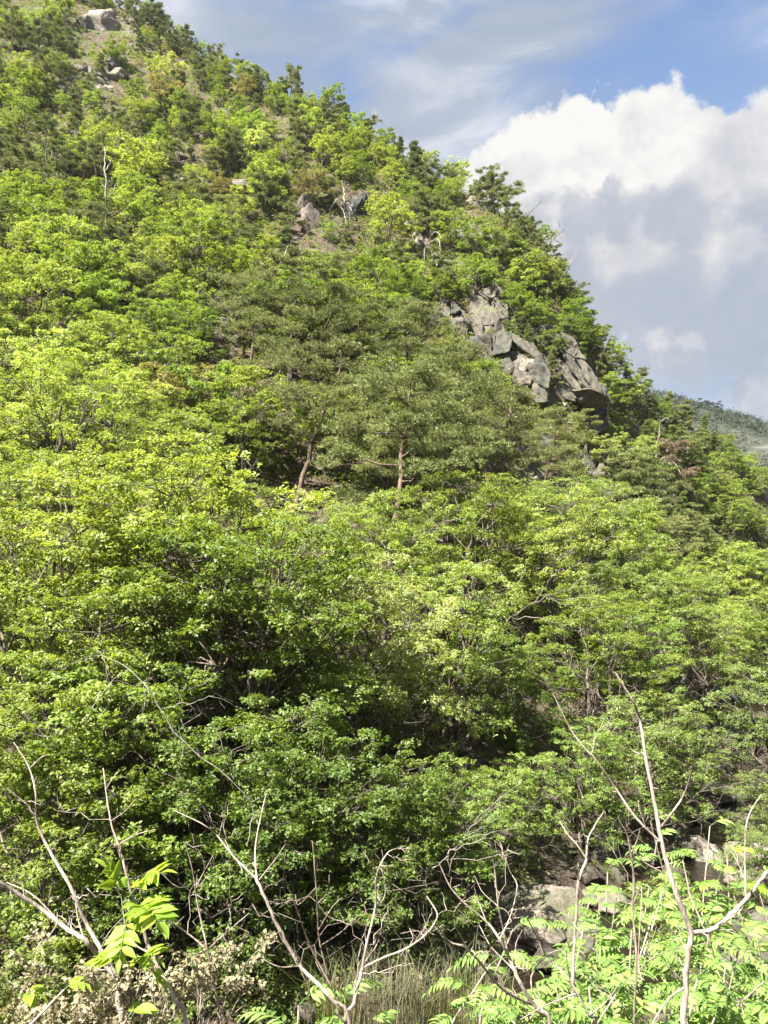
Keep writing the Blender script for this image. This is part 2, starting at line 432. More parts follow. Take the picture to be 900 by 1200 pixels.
def grid_mesh(name, xs, ys, zf, mat):
    X, Y = np.meshgrid(xs, ys); Z = zf(X, Y)
    nx, ny = len(xs), len(ys)
    i = (np.arange(ny - 1)[:, None] * nx + np.arange(nx - 1)[None, :]).reshape(-1)
    f = np.stack([i, i + 1, i + nx + 1, i + nx], -1)
    return mesh_np(name, np.stack([X, Y, Z], -1).reshape(-1, 3), f, mat, smooth=True)


xs = np.concatenate([np.linspace(-900, -110, 24)[:-1], np.linspace(-110, 110, 260), np.linspace(110, 900, 24)[1:]])
ys = np.concatenate([np.linspace(-300, -12, 14)[:-1], np.linspace(-12, 160, 240), np.linspace(160, 1200, 30)[1:]])
tag(link('hillside', grid_mesh('hillside', xs, ys, height, M['ground'])), kind='structure')


def far_height(x, y):
    rid = np.interp(x, [-500, 60, 120, 146, 166, 180, 195, 215, 245, 300, 500, 900], [52, 78, 110, 106, 98, 98, 90, 82, 76, 84, 109, 84])
    t = np.clip(1 - np.abs(y - 400 - 12 * np.sin(x / 30)) / 260.0, 0, 1)
    return -3 + rid * t ** 1.1 + (vnoise(x / 30, y / 30) * 9 + vnoise(x / 11, y / 11) * 6 + vnoise(x / 4, y / 4) * 2.5) * np.clip(t * 3, 0, 1) * np.clip((1 - t) * 5, 0.2, 1)


xs = np.linspace(-500, 900, 240); ys = np.linspace(180, 700, 130)
fm, ft, fo = new_mat('far_hill_ground')
_co = ft.n('ShaderNodeNewGeometry').outputs['Position']
_n = ft.noise(_co, 0.06, 8, 0.65, 0.3).outputs['Fac']
_c = ft.ramp(_n, [(0.50, (0.016, 0.022, 0.010)), (0.60, (0.030, 0.032, 0.021)), (0.68, (0.095, 0.09, 0.08))])
_d = ft.n('ShaderNodeBsdfPrincipled', ins={'Base Color': _c, 'Roughness': 0.95})
fm.node_tree.links.new(_d.outputs[0], fo.inputs[0])
tag(link('far_hill', grid_mesh('far_hill', xs, ys, far_height, fm)), kind='structure')

# water sheet following the stream
sx = np.concatenate([np.linspace(-40, -8, 12), np.linspace(-7, 40, 70)]); sy = stream_y(sx)
offs = np.linspace(-3.6, 3.2, 12)
X = np.repeat(sx[None, :], 12, 0); Y = sy[None, :] + offs[:, None]; Z = -0.05 + vnoise(X * 2, Y * 2) * 0.03
i = (np.arange(11)[:, None] * len(sx) + np.arange(len(sx) - 1)[None, :]).reshape(-1)
tag(link('stream_water', mesh_np('stream_water', np.stack([X, Y, Z], -1).reshape(-1, 3), np.stack([i, i + 1, i + len(sx) + 1, i + len(sx)], -1), M['water'], smooth=True)), kind='structure')


# ------------------------------------------------------------------ leaves
def leaves(pos, nrm, ln, wid, r, attr, droop=0.15, axis=None):
    """folded diamond leaves at pos facing nrm -> verts, quads, rnd"""
    N = len(pos); nrm = unit(nrm)
    a = axis if axis is not None else r.normal(size=(N, 3))
    a = unit(a - nrm * np.sum(a * nrm, 1, keepdims=True)); b = np.cross(nrm, a)
    L = ln[:, None]; W = wid[:, None]
    v = np.stack([pos - a * L * .5, pos + b * W * .5 + nrm * L * .07, pos + a * L * .5 - nrm * L * droop, pos - b * W * .5 + nrm * L * .07], 1)
    f = np.arange(N * 4).reshape(N, 4)
    return v.reshape(-1, 3), f, np.repeat(attr, 4)


def clump_leaves(cent, rad, n_per, ln, r, up=0.9, ros=5, wr=0.58, flat=0.5, outc=None):
    """rosettes of leaves filling flattened clumps"""
    K = len(cent); nr = max(1, n_per // ros); T = K * nr
    ci = np.repeat(np.arange(K), nr)
    q = unit(r.normal(size=(T, 3))); q[:, 2] = np.where(r.random(T) < 0.68, np.abs(q[:, 2]), q[:, 2])
    q *= (r.random(T) ** 0.42)[:, None]
    an = r.random(K) * 6.28; st = 1.0 + 0.55 * r.random(K); ca, sa = np.cos(an)[ci], np.sin(an)[ci]; st = st[ci]
    qx, qy = q[:, 0] * st, q[:, 1] / st; droop = -0.35 * flat * (q[:, 0] ** 2 + q[:, 1] ** 2)
    R = rad[ci]; rp = cent[ci] + np.stack([(qx * ca - qy * sa) * R, (qx * sa + qy * ca) * R, (q[:, 2] * flat + droop) * R], 1)
    out = unit(q * np.array([1, 1, 1.4]) + 1e-3)
    tilt = unit(out * 0.55 + np.array([0, 0, up]) + r.normal(size=(T, 3)) * 0.38)
    ri = np.repeat(np.arange(T), ros); N = len(ri)
    nrm = unit(tilt[ri] + r.normal(size=(N, 3)) * 0.34)
    ang = r.random(T)[ri] * 6.28 + np.tile(np.arange(ros), T) * 6.28 / ros + r.normal(size=N) * .3
    t1 = unit(np.cross(tilt, np.array([[0.3, 0.9, 0.2]]))); t2 = np.cross(tilt, t1)
    ax = np.cos(ang)[:, None] * t1[ri] + np.sin(ang)[:, None] * t2[ri]
    L = ln * (0.65 + 0.7 * r.random(N))
    pos = rp[ri] + ax * L[:, None] * 0.5 + r.normal(size=(N, 3)) * ln * 0.25
    crnd = r.random(K)
    attr = np.clip(0.40 * crnd[ci][ri] + 0.25 * r.random(T)[ri] + 0.35 * r.random(N), 0, 1)
    return leaves(pos, nrm, L, L * wr, r, attr, axis=ax)


def needle_tufts(cent, dirn, ln, wid, n, r, attr):
    """tufts: n thin triangles fanning out of each centre"""
    T = len(cent); ti = np.repeat(np.arange(T), n); N = T * n
    d = unit(dirn[ti] + r.normal(size=(N, 3)) * 0.75)
    s = unit(np.cross(d, r.normal(size=(N, 3))))
    L = ln * (0.7 + 0.6 * r.random(N))[:, None]
    p = cent[ti]
    v = np.stack([p + s * wid * .5, p - s * wid * .5, p + d * L], 1).reshape(-1, 3)
    return v, np.arange(N * 3).reshape(N, 3), np.repeat(np.clip(attr[ti] + r.normal(size=N) * .12, 0, 1), 3)


def join(parts):
    v = []; f = []; a = []; n = 0
    for (pv, pf, pa) in parts:
        v.append(pv); f.append(pf + n); a.append(pa); n += len(pv)
    return np.concatenate(v), np.concatenate(f), np.concatenate(a)


def branch_path(a, b, r, sag=0.0, n=6, wob=0.06):
    L = np.linalg.norm(b - a); t = np.linspace(0, 1, n)[:, None]
    p = a + (b - a) * t
    off = r.normal(size=(n, 3)) * wob * L; off[0] = 0; off[-1] = 0
    p = p + off * np.sin(np.pi * t)
    p[:, 2] += (np.sin(np.pi * t[:, 0]) * sag * L)
    return p


def broadleaf(seed, h, R, lobes, clumps, n_per, ln, crad, base=0.38, lean=0.0, multi=1, twigs=0, wr=0.58, flat=0.45, sides=6):
    """-> (trunk Tubes, crown arrays): limbs carry lobes, lobes carry flattened leaf clumps"""
    r = np.random.default_rng(seed); tb = Tubes()
    la = r.random() * 6.28; ld = np.array([math.cos(la), math.sin(la), 0]) * lean * h
    stems = []
    for m in range(multi):
        oa = 6.28 * m / multi + r.random(); o = np.array([math.cos(oa), math.sin(oa), 0]) * (0.25 if multi > 1 else 0.0)
        spread = o * (h * 0.35 if multi > 1 else 0)
        top = ld + spread + np.array([r.normal() * .04 * h, r.normal() * .04 * h, h * 0.80])
        tp = branch_path(o + np.array([0, 0, -0.6]), top, r, 0, 10, 0.035)
        r0 = 0.020 * h / math.sqrt(multi)
        tb.add(tp, np.linspace(r0 * 1.25, r0 * 0.22, 10), 8 if sides > 5 else 5); stems.append((tp, r0))
    cs, cr = [], []
    for i in range(lobes):
        u = (i + 0.5) / lobes; az = i * 2.399 + r.random() * .7
        zz = base + (0.93 - base) * (u ** 0.85)
        rr = R * (0.80 * math.sqrt(max(0.02, 1 - ((zz - base - 0.12) / (1.0 - base)) ** 2))) * (0.62 + 0.42 * r.random())
        c = ld * zz + np.array([math.cos(az) * rr, math.sin(az) * rr, zz * h])
        tp, r0 = stems[i % len(stems)]
        k = int(np.clip((zz - 0.22 - 0.1 * r.random()) / 0.80 * 9, 1, 8))
        lp = branch_path(tp[k], c, r, 0.06, 7, 0.07)
        br = r0 * (0.55 - 0.045 * k); tb.add(lp, np.linspace(br, br * 0.25, 7), sides)
        lr = R * (0.26 + 0.30 * r.random())
        n = clumps
        q = unit(r.normal(size=(n * 3, 3))); q[:, 2] = q[:, 2] * 0.75 + 0.22
        q *= (0.55 + 0.45 * r.random(n * 3) ** 0.5)[:, None]
        pts = []
        for p in q:
            w = c + p * np.array([lr, lr, lr * 0.62])
            if all(np.linalg.norm(w - o) > crad * 0.75 for o in pts): pts.append(w)
            if len(pts) >= n: break
        for j, w in enumerate(pts):
            cs.append(w); cr.append(crad * (0.55 + 0.95 * r.random() ** 1.3))
            if j % 2 == 0 or sides > 5:
                st = lp[int(r.integers(3, 7))]
                tb.add(branch_path(st, w, r, 0.05, 4, 0.08), np.array([.26, .20, .14, .08]) * br + 0.006, 4 if sides > 5 else 3)
    for i in range(twigs):          # bare grey twigs below and between the sprays
        tp, r0 = stems[i % len(stems)]
        s0 = tp[int(r.integers(2, 7))]; az = r.random() * 6.28; L = R * (0.7 + 0.7 * r.random())
        e = s0 + np.array([math.cos(az) * L, math.sin(az) * L, (r.random() - 0.25) * L * 0.7])
        p = branch_path(s0, e, r, -0.04, 8, 0.07); tb.add(p, np.linspace(0.035, 0.010, 8), 4)
        for _ in range(5):
            s1 = p[int(r.integers(3, 8))]; d = unit(e - s0 + r.normal(size=3) * L * .6) * L * (.2 + .3 * r.random())
            tb.add(branch_path(s1, s1 + d, r, -0.03, 5, 0.1), np.linspace(0.014, 0.006, 5), 3)
    cs = np.array(cs); cr = np.array(cr)
    return tb, clump_leaves(cs, cr, n_per, ln, r, wr=wr, flat=flat)


def pine(seed, h, R, whorls, pads, tufts, ln, wid, nn, lean=0.12, base=0.45, sides=6, slim=False):
    """red pine: bent trunk, level limbs ending in flat needle pads"""
    r = np.random.default_rng(seed); tb = Tubes()
    la = r.random() * 6.28; ld = np.array([math.cos(la), math.sin(la), 0]) * lean * h
    bend = np.array([r.normal(), r.normal(), 0]) * 0.05 * h
    t = np.linspace(0, 1, 12)[:, None]
    tp = ld * t + bend * np.sin(np.pi * t * 1.4) + np.array([[0, 0, 1.0]]) * (t * (h + 0.6) - 0.6) + np.array([[1, 1, 0.0]]) * r.normal(size=(12, 3)) * 0.010 * h
    r0 = 0.0155 * h; tb.add(tp, np.linspace(r0 * 1.2, r0 * 0.18, 12), 8 if sides > 5 else 5)
    parts = []
    for i in range(whorls):
        u = base + (0.985 - base) * (i + r.random() * .6) / whorls
        s0 = tp[0] + 0; k = u * 11; k0 = int(k); s0 = tp[k0] + (tp[min(k0 + 1, 11)] - tp[k0]) * (k - k0)
        az = i * 2.4 + r.random(); v = (u - base) / (1 - base)
        if slim: L = R * (1.05 - v * 0.95) * (0.7 + 0.5 * r.random())
        else: L = R * (0.55 + 0.55 * math.sin(math.pi * min(1, 0.25 + v * 0.72))) * (0.55 + 0.55 * r.random())
        e = s0 + np.array([math.cos(az) * L, math.sin(az) * L, L * (0.10 + 0.35 * v + 0.15 * r.normal()) * (0.3 if slim else 1)])
        p = branch_path(s0, e, r, -0.05, 7, 0.06); br = r0 * (0.42 - 0.25 * v); tb.add(p, np.linspace(br, br * .25, 7), sides)
        for j in range(pads):
            c = p[int(r.integers(3, 7))] + np.array([r.normal(), r.normal(), 0]) * L * 0.22 + np.array([0, 0, 0.10 + .1 * r.random()])
            pr = (0.30 + 0.24 * r.random()) * R * (0.55 if slim else 0.58)
            tb.add(branch_path(p[4], c, r, 0.02, 4, 0.08), np.linspace(br * .35, 0.01, 4), 3)
            q = unit(r.normal(size=(tufts, 3))) * (r.random(tufts) ** 0.5)[:, None]
            cc = c + q * np.array([pr, pr, pr * (0.30 if not slim else 0.5)])
            dr = unit(q * 0.8 + np.array([0, 0, 0.9]))
            at = np.clip(0.5 * r.random() + 0.5 * r.random(tufts), 0, 1)
            parts.append(needle_tufts(cc, dr, ln, wid, nn, r, at))
    return tb, join(parts)


PROTO = {}


def reg(key, built, leafmat, bark):
    tb, cr = built
    PROTO.setdefault(key, []).append((tb.mesh(key + '_trunk', bark), mesh_np(key + '_crown', cr[0], cr[1], None, cr[2])))


def build_protos():
    b = M['bark']
    for i in range(5): reg('leaf_near', broadleaf(100 + i, 10.0, 4.0, 15, 14, 165, 0.106, 0.50, base=0.30, lean=0.08, twigs=5, multi=1 + i % 2), None, b)
    for i in range(2): reg('willowy', broadleaf(130 + i, 9.0, 3.8, 14, 14, 165, 0.118, 0.50, base=0.30, lean=0.12, twigs=5, multi=2, wr=0.36, flat=0.6), None, b)
    for i in range(5): reg('leaf_mid', broadleaf(200 + i, 8.0, 3.2, 12, 11, 105, 0.150, 0.50, base=0.30, lean=0.06, twigs=2, multi=1 + i % 2, sides=5), None, b)
    for i in range(5): reg('leaf_far', broadleaf(300 + i, 6.0, 2.5, 12, 10, 72, 0.160, 0.42, base=0.28, sides=4), None, b)
    for i in range(3): reg('shrub', broadleaf(400 + i, 2.6, 1.5, 7, 6, 60, 0.15, 0.42, base=0.15, multi=3, sides=4), None, b)
    for i in range(3): reg('leaf_low', broadleaf(500 + i, 6.0, 3.0, 15, 13, 150, 0.088, 0.40, base=0.10, twigs=5, multi=3), None, b)
    p = M['pinebark']
    for i in range(4): reg('pine_near', pine(600 + i, 11.0, 3.3, 16, 6, 50, 0.20, 0.036, 9, lean=0.16), None, p)
    for i in range(4): reg('pine_far', pine(700 + i, 6.5, 2.1, 14, 5, 34, 0.26, 0.048, 8, lean=0.10, base=0.32, sides=4), None, p)
    for i in range(3): reg('slim', pine(800 + i, 6.5, 1.7, 22, 4, 28, 0.24, 0.045, 8, lean=0.04, base=0.15, sides=4, slim=True), None, p)


build_protos()
_crown_cache = {}


def crown_mesh(key, vi, mat):
    k = (key, vi, mat)
    if k not in _crown_cache:
        me = PROTO[key][vi][1].copy(); me.materials.clear(); me.materials.append(M[mat]); _crown_cache[k] = me
    return _crown_cache[k]


# per-material crowns would multiply memory, so crowns share one mesh and take their material on the object
def add_tree(name, key, vi, mat, pos, rz, scale, tilt=(0, 0)):
    root = empty(name, pos, rz, scale); root.rotation_euler = (tilt[0], tilt[1], rz)
    tm, cm = PROTO[key][vi]
    t = link('trunk', tm, root)
    if not cm.materials: cm.materials.append(M['green'])
    c = link('crown', cm, root)
    c.material_slots[0].link = 'OBJECT'; c.material_slots[0].material = M[mat]
    return root


# ------------------------------------------------------------------ rocks
def rock_mesh(name, seed, dims, mat, npts=16, cuts=3, rough=0.10, boxy=0.6):
    r = np.random.default_rng(seed)
    q = unit(r.normal(size=(npts, 3)))
    m = np.max(np.abs(q), axis=1, keepdims=True); q = q * (1 - boxy) + q / m * boxy * 0.8
    bm = bmesh.new()
    for p in q: bm.verts.new(p)
    res = bmesh.ops.convex_hull(bm, input=bm.verts)
    bmesh.ops.delete(bm, geom=[g for g in res['geom_interior'] if isinstance(g, bmesh.types.BMVert)], context='VERTS')
    bmesh.ops.dissolve_limit(bm, angle_limit=R_(12), verts=bm.verts, edges=bm.edges)
    bmesh.ops.bevel(bm, geom=bm.edges[:], offset=0.05, segments=2, affect='EDGES', profile=0.5)
    bmesh.ops.triangulate(bm, faces=bm.faces)
    for _ in range(cuts):
        es = [e for e in bm.edges if e.calc_length() > 0.22]
        if es: bmesh.ops.subdivide_edges(bm, edges=es, cuts=1, use_grid_fill=True)
        bmesh.ops.triangulate(bm, faces=bm.faces)
    off = Vector(r.random(3) * 50)
    bm.normal_update()
    for v in bm.verts:
        n = mnoise.fractal(v.co * 1.7 + off, 0.8, 2.1, 5); n2 = abs(mnoise.noise(v.co * 1.1 + off * 2))
        v.co += v.normal * (n * rough - (0.10 if n2 < 0.05 else 0.0) * rough * 6)
    for v in bm.verts: v.co = Vector((v.co.x * dims[0] / 2, v.co.y * dims[1] / 2, v.co.z * dims[2] / 2))
    me = bpy.data.meshes.new(name); bm.to_mesh(me); bm.free(); me.materials.append(mat)
    me.polygons.foreach_set('use_smooth', np.ones(len(me.polygons), bool))
    try: me.set_sharp_from_angle(angle=R_(32))
    except Exception: pass
    return me


def clip_poly(poly, a, n):
    out = []
    for i in range(len(poly)):
        p, q = poly[i], poly[(i + 1) % len(poly)]; dp, dq = np.dot(p - a, n), np.dot(q - a, n)
        if dp <= 0: out.append(p)
        if dp * dq < 0: out.append(p + (q - p) * (dp / (dp - dq)))
    return out


def rock_face(root, seed, poly, nseeds, slant, stretch, mats, thick=3.0, relief=0.75, tilt=0.20, gap=0.0, lift=0.6, base=None, steep=0.35):
    """fractured rock face: a convex outline broken into fitted slabs, each a part with its own depth and tilt"""
    r = np.random.default_rng(seed); poly = [np.array(p, float) for p in poly]; P = np.array(poly); c0 = P.mean(0)
    rot = np.array([[math.cos(slant), math.sin(slant)], [-math.sin(slant), math.cos(slant)]]); S = np.diag([1 / stretch, 1.0]) @ rot; Si = np.linalg.inv(S)
    lo, hi = P.min(0), P.max(0); seeds = []
    while len(seeds) < nseeds:
        q = lo + (hi - lo) * r.random(2)
        if all(np.linalg.norm(S @ (q - s)) > 0.40 * math.sqrt((hi - lo).prod() / nseeds / stretch) for s in seeds) or r.random() < .01: seeds.append(q)
    D0 = ground_hit(*c0)[1]
    for i, sd in enumerate(seeds):
        pl = [S @ p for p in poly]; s0 = S @ sd
        for j, o in enumerate(seeds):
            if j == i: continue
            s1 = S @ o; pl = clip_poly(pl, (s0 + s1) / 2, s1 - s0)
            if len(pl) < 3: break
        if len(pl) < 3: continue
        pl = np.array([Si @ p for p in pl]); cc = pl.mean(0)
        pl = cc + (pl - cc) * (1 - gap - 0.016 * r.random())
        if np.linalg.norm(np.ptp(pl, axis=0)) < 8: continue
        k = D0 / FPX; off = -lift + r.normal() * relief * 0.5; ta, tb_ = r.normal(size=2) * tilt
        depth = lambda p: D0 + (c0[1] - p[1]) * k * steep + off + ((p[0] - cc[0]) * ta + (p[1] - cc[1]) * tb_) * k
        front = np.array([unproject(p[0], p[1], depth(p)) for p in pl]); org = front.mean(0)
        bm = bmesh.new(); f1 = [bm.verts.new(v - org) for v in front]; sh = 0.94
        f2 = [bm.verts.new((v - org) * sh + np.array([0, thick, 0.0])) for v in front]
        m = len(f1)
        bm.faces.new(f1); bm.faces.new(f2[::-1])
        for a in range(m): bm.faces.new([f1[a], f2[a], f2[(a + 1) % m], f1[(a + 1) % m]])
        bmesh.ops.recalc_face_normals(bm, faces=bm.faces)
        bmesh.ops.bevel(bm, geom=bm.edges[:], offset=0.06, segments=2, affect='EDGES', profile=0.55)
        bmesh.ops.triangulate(bm, faces=bm.faces)
        for _ in range(5):
            es = [e for e in bm.edges if e.calc_length() > 0.42]
            if es: bmesh.ops.subdivide_edges(bm, edges=es, cuts=1)
            bmesh.ops.triangulate(bm, faces=bm.faces)
        bm.normal_update(); o3 = Vector(r.random(3) * 40)
        for v in bm.verts:
            w = Vector((v.co.x + org[0], v.co.y + org[1], v.co.z + org[2]))
            n1 = mnoise.fractal(w * 0.42, 0.9, 2.1, 6); st = mnoise.noise(Vector(((w.x + w.z * .9) * 1.5, w.y * .4, (w.z - w.x * .9) * .35)))
            v.co += v.normal * (n1 * 0.42 + round(st * 3) * 0.10)
        me = bpy.data.meshes.new('slab'); bm.to_mesh(me); bm.free(); me.materials.append(M[mats[int(r.integers(len(mats)))]])
        me.polygons.foreach_set('use_smooth', np.ones(len(me.polygons), bool))
        try: me.set_sharp_from_angle(angle=R_(35))
        except Exception: pass
        o = link('slab', me, root); o.location = org - np.array(root.location)


def rock_at(name, px, py, wpx, hpx, mat, seed, label=None, cat='rock', depth=None, rot=(0, 0, 0), dd=0.9, parent=None, group=None, sink=0.0, boxy=0.6, npts=16, off=0.0):
    """rock whose visible centre is at (px, py)"""
    g = None if depth else ground_hit(px, py)
    D = (depth if depth else g[1]) + off
    p = unproject(px, py, D); k = D / FPX * 1.04
    dims = (wpx * k, wpx * k * dd, hpx * k)
    o = link(name, rock_mesh(name, seed, dims, M[mat], boxy=boxy, npts=npts), parent)
    o.location = p + np.array([0, dims[1] * 0.12, -sink]) - (np.array(parent.location) if parent is not None else 0)
    o.rotation_euler = tuple(R_(a) for a in rot)
    if parent is None: tag(o, label, cat, group)
    return o


# ------------------------------------------------------------------ rocks on the hillside
LAND = []          # (phrase, px, py): things a label can point from


def landmark(phrase, px, py): LAND.append((phrase, px, py))


def compound(name, label, cat, px, py, blocks, group=None):
    g = ground_hit(px, py)
    root = empty(name, g); tag(root, label, cat, group)
    for i, b in enumerate(blocks):
        bx, by, w, h, mat, rot = b[:6]
        gg = ground_hit(bx, by)
        D = 0.55 * g[1] + 0.45 * gg[1] + (b[6] if len(b) > 6 else 0)
        rock_at('block', bx, by, w * 1.32, h * 1.28, mat, 1000 + int(bx * 7 + by), depth=D, rot=rot, parent=root, boxy=0.92, npts=22)
    return root


def cliff(name, label, cat, px, py, faces, blocks=()):
    g = ground_hit(px, py); root = empty(name, g); tag(root, label, cat)
    for (seed, poly, n, slant, stretch, mats, lift, steep) in faces: rock_face(root, seed, poly, n, slant, stretch, mats, lift=lift, base=g[1], steep=steep)
    for (bx, by, w, h, mat, rot, dd) in blocks: rock_at('block', bx, by, w, h, mat, 1000 + int(bx * 7 + by), depth=g[1] + dd, rot=rot, parent=root, boxy=0.92, npts=22)
    return root


cliff('rock_cliff', 'broad grey and tan cliff face of slanting slabs below the skyline', 'cliff', 640, 455, [
    (11, [(600, 388), (640, 380), (668, 392), (692, 430), (710, 460), (704, 478), (664, 468), (640, 450), (606, 420)], 15, R_(42), 2.4, ['cliff', 'cliff', 'cliffdark', 'cliff', 'cliffdark'], 1.6, 0.6),
    (12, [(552, 394), (592, 384), (624, 402), (646, 440), (644, 472), (596, 470), (556, 450)], 15, R_(70), 1.5, ['cliff', 'cliffdark', 'cliff', 'cliff', 'cliff', 'cliffdark'], 1.5, 0.6),
    (13, [(554, 340), (580, 334), (597, 356), (596, 392), (570, 404), (550, 398)], 8, R_(85), 1.5, ['cliff', 'cliff', 'cliffdark', 'cliff'], 1.3, 0.6),
    (14, [(640, 452), (668, 466), (698, 474), (714, 462), (712, 502), (696, 510), (670, 486), (642, 478)], 8, R_(60), 1.3, ['cliffdark', 'cliffdark', 'cliff'], 0.9, 0.3)],
    [(692, 464, 48, 20, 'cliff', (0, 22, 0), -1.6), (622, 432, 36, 34, 'rockpale', (0, 10, 25), -1.6)])
cliff('rock_outcrop', 'small grey stepped outcrop just left of the top of the big cliff', 'rock outcrop', 522, 385,
      [(21, [(500, 366), (520, 346), (534, 352), (548, 372), (548, 402), (520, 406), (500, 400)], 8, R_(85), 1.4, ['cliff', 'cliffdark', 'cliff', 'cliffdark'], 0.9, 0.6)])
cliff('rock_outcrop', 'broken brown and grey rocks in the dark ravine below the big cliff', 'rock outcrop', 700, 560,
      [(31, [(686, 520), (702, 514), (716, 534), (716, 586), (706, 602), (688, 598), (682, 560)], 12, R_(60), 1.3, ['cliff', 'cliff', 'cliffdark', 'cliffdark'], 0.9, 0.6)])
compound('split_boulder', 'tall grey brown boulder split by a dark slanting crack', 'boulder', 362, 262,
         [(351, 241, 20, 27, 'rockbrown', (0, 6, 30)), (365, 267, 25, 56, 'rockbrown', (0, -24, 20))])
compound('pale_slabs', 'pale sunlit rock slabs among pines high on the slope', 'rock outcrop', 125, 95,
         [(119, 92, 30, 22, 'rockpale', (0, 10, 10)), (138, 88, 24, 16, 'rockpale', (0, -8, 0)), (132, 76, 18, 12, 'rockdark', (0, 0, 0)), (122, 106, 26, 14, 'rockpale', (0, 0, 0)), (143, 112, 14, 12, 'rockpale', (0, 0, 0))])
compound('top_boulder', 'big tan boulder with a dark block as its shaded side standing highest on the slope', 'boulder', 118, 32,
         [(117, 30, 38, 36, 'rockpale', (0, 26, 35)), (101, 36, 20, 28, 'rockdark', (0, 0, 0))])  # second block puts the boulder's shaded side into a darker rock colour
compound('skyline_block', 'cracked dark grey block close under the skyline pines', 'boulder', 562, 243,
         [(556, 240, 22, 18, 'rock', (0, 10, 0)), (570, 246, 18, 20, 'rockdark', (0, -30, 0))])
compound('ledge', 'low brown rock ledge across the upper spur', 'rock outcrop', 578, 288,
         [(566, 283, 34, 12, 'rockbrown', (0, 8, 0)), (592, 291, 30, 14, 'rock', (0, 6, 0)), (606, 276, 24, 14, 'rockdark', (0, 0, 0)), (572, 298, 26, 12, 'rockbrown', (0, 0, 0))])
compound('rock_outcrop', 'dark wet looking rock face behind arching dead roots', 'rock outcrop', 415, 250,
         [(414, 248, 26, 30, 'rockdark', (0, 0, 0)), (424, 238, 16, 22, 'rockdark', (0, 0, 0)), (410, 268, 20, 16, 'rockpale', (0, 0, 0))])
compound('rock_outcrop', 'brown broken rock step beside a dead stick on the middle slope', 'rock outcrop', 255, 378,
         [(253, 362, 22, 26, 'rockbrown', (0, 0, 0)), (260, 386, 20, 28, 'rockbrown', (0, 8, 0)), (246, 386, 16, 18, 'rockdark', (0, 0, 0)), (258, 408, 24, 18, 'rock', (0, 0, 0))])
compound('rock_outcrop', 'grey rocks in a bare brown patch of the upper slope', 'rock outcrop', 225, 232,
         [(233, 232, 26, 16, 'rock', (0, 0, 0)), (182, 240, 20, 16, 'rockdark', (0, 0, 0)), (214, 212, 18, 12, 'rockpale', (0, 0, 0)), (284, 216, 22, 12, 'rock', (0, 0, 0)), (262, 222, 16, 10, 'rockbrown', (0, 0, 0))])
compound('rock_outcrop', 'tan rock rubble beside twisted dead roots on the spur', 'rock outcrop', 492, 288,
         [(490, 282, 14, 30, 'rockpale', (0, 0, 0)), (502, 292, 12, 24, 'rockbrown', (0, 0, 0)), (470, 250, 16, 22, 'rockbrown', (0, 10, 0)), (482, 262, 18, 12, 'rockbrown', (0, 0, 0))])
compound('rock_outcrop', 'flat brown rock showing between pine trunks in the middle of the slope', 'rock outcrop', 612, 530,
         [(610, 532, 36, 18, 'rockbrown', (0, 0, 0)), (596, 522, 24, 18, 'rockdark', (0, 0, 0)), (640, 520, 16, 24, 'rockdark', (0, 0, 0))])
compound('rock_outcrop', 'pinkish bare earth bank with rocks under a russet tree', 'rock outcrop', 268, 505,
         [(284, 484, 26, 20, 'rockbrown', (0, 0, 0)), (262, 512, 40, 22, 'rockbrown', (0, 0, 0)), (300, 500, 22, 18, 'rock', (0, 0, 0))])
compound('rock_outcrop', 'pale rock beside a bleached root to the right of the bushy bright tree', 'rock outcrop', 752, 626,
         [(752, 626, 16, 24, 'rockpale', (0, 0, 0)), (744, 640, 16, 14, 'rockbrown', (0, 0, 0))])
for ph, px, py in [('big cliff', 630, 415), ('dark ravine', 700, 560), ('split boulder', 360, 258), ('pale slabs', 127, 95), ('tan top boulder', 118, 32), ('skyline block', 562, 243),
                   ('brown ledge', 580, 288), ('arching dead roots', 410, 240), ('brown rock step', 255, 380), ('bare upper patch', 228, 225), ('tan rubble', 490, 275)]: landmark(ph, px, py)

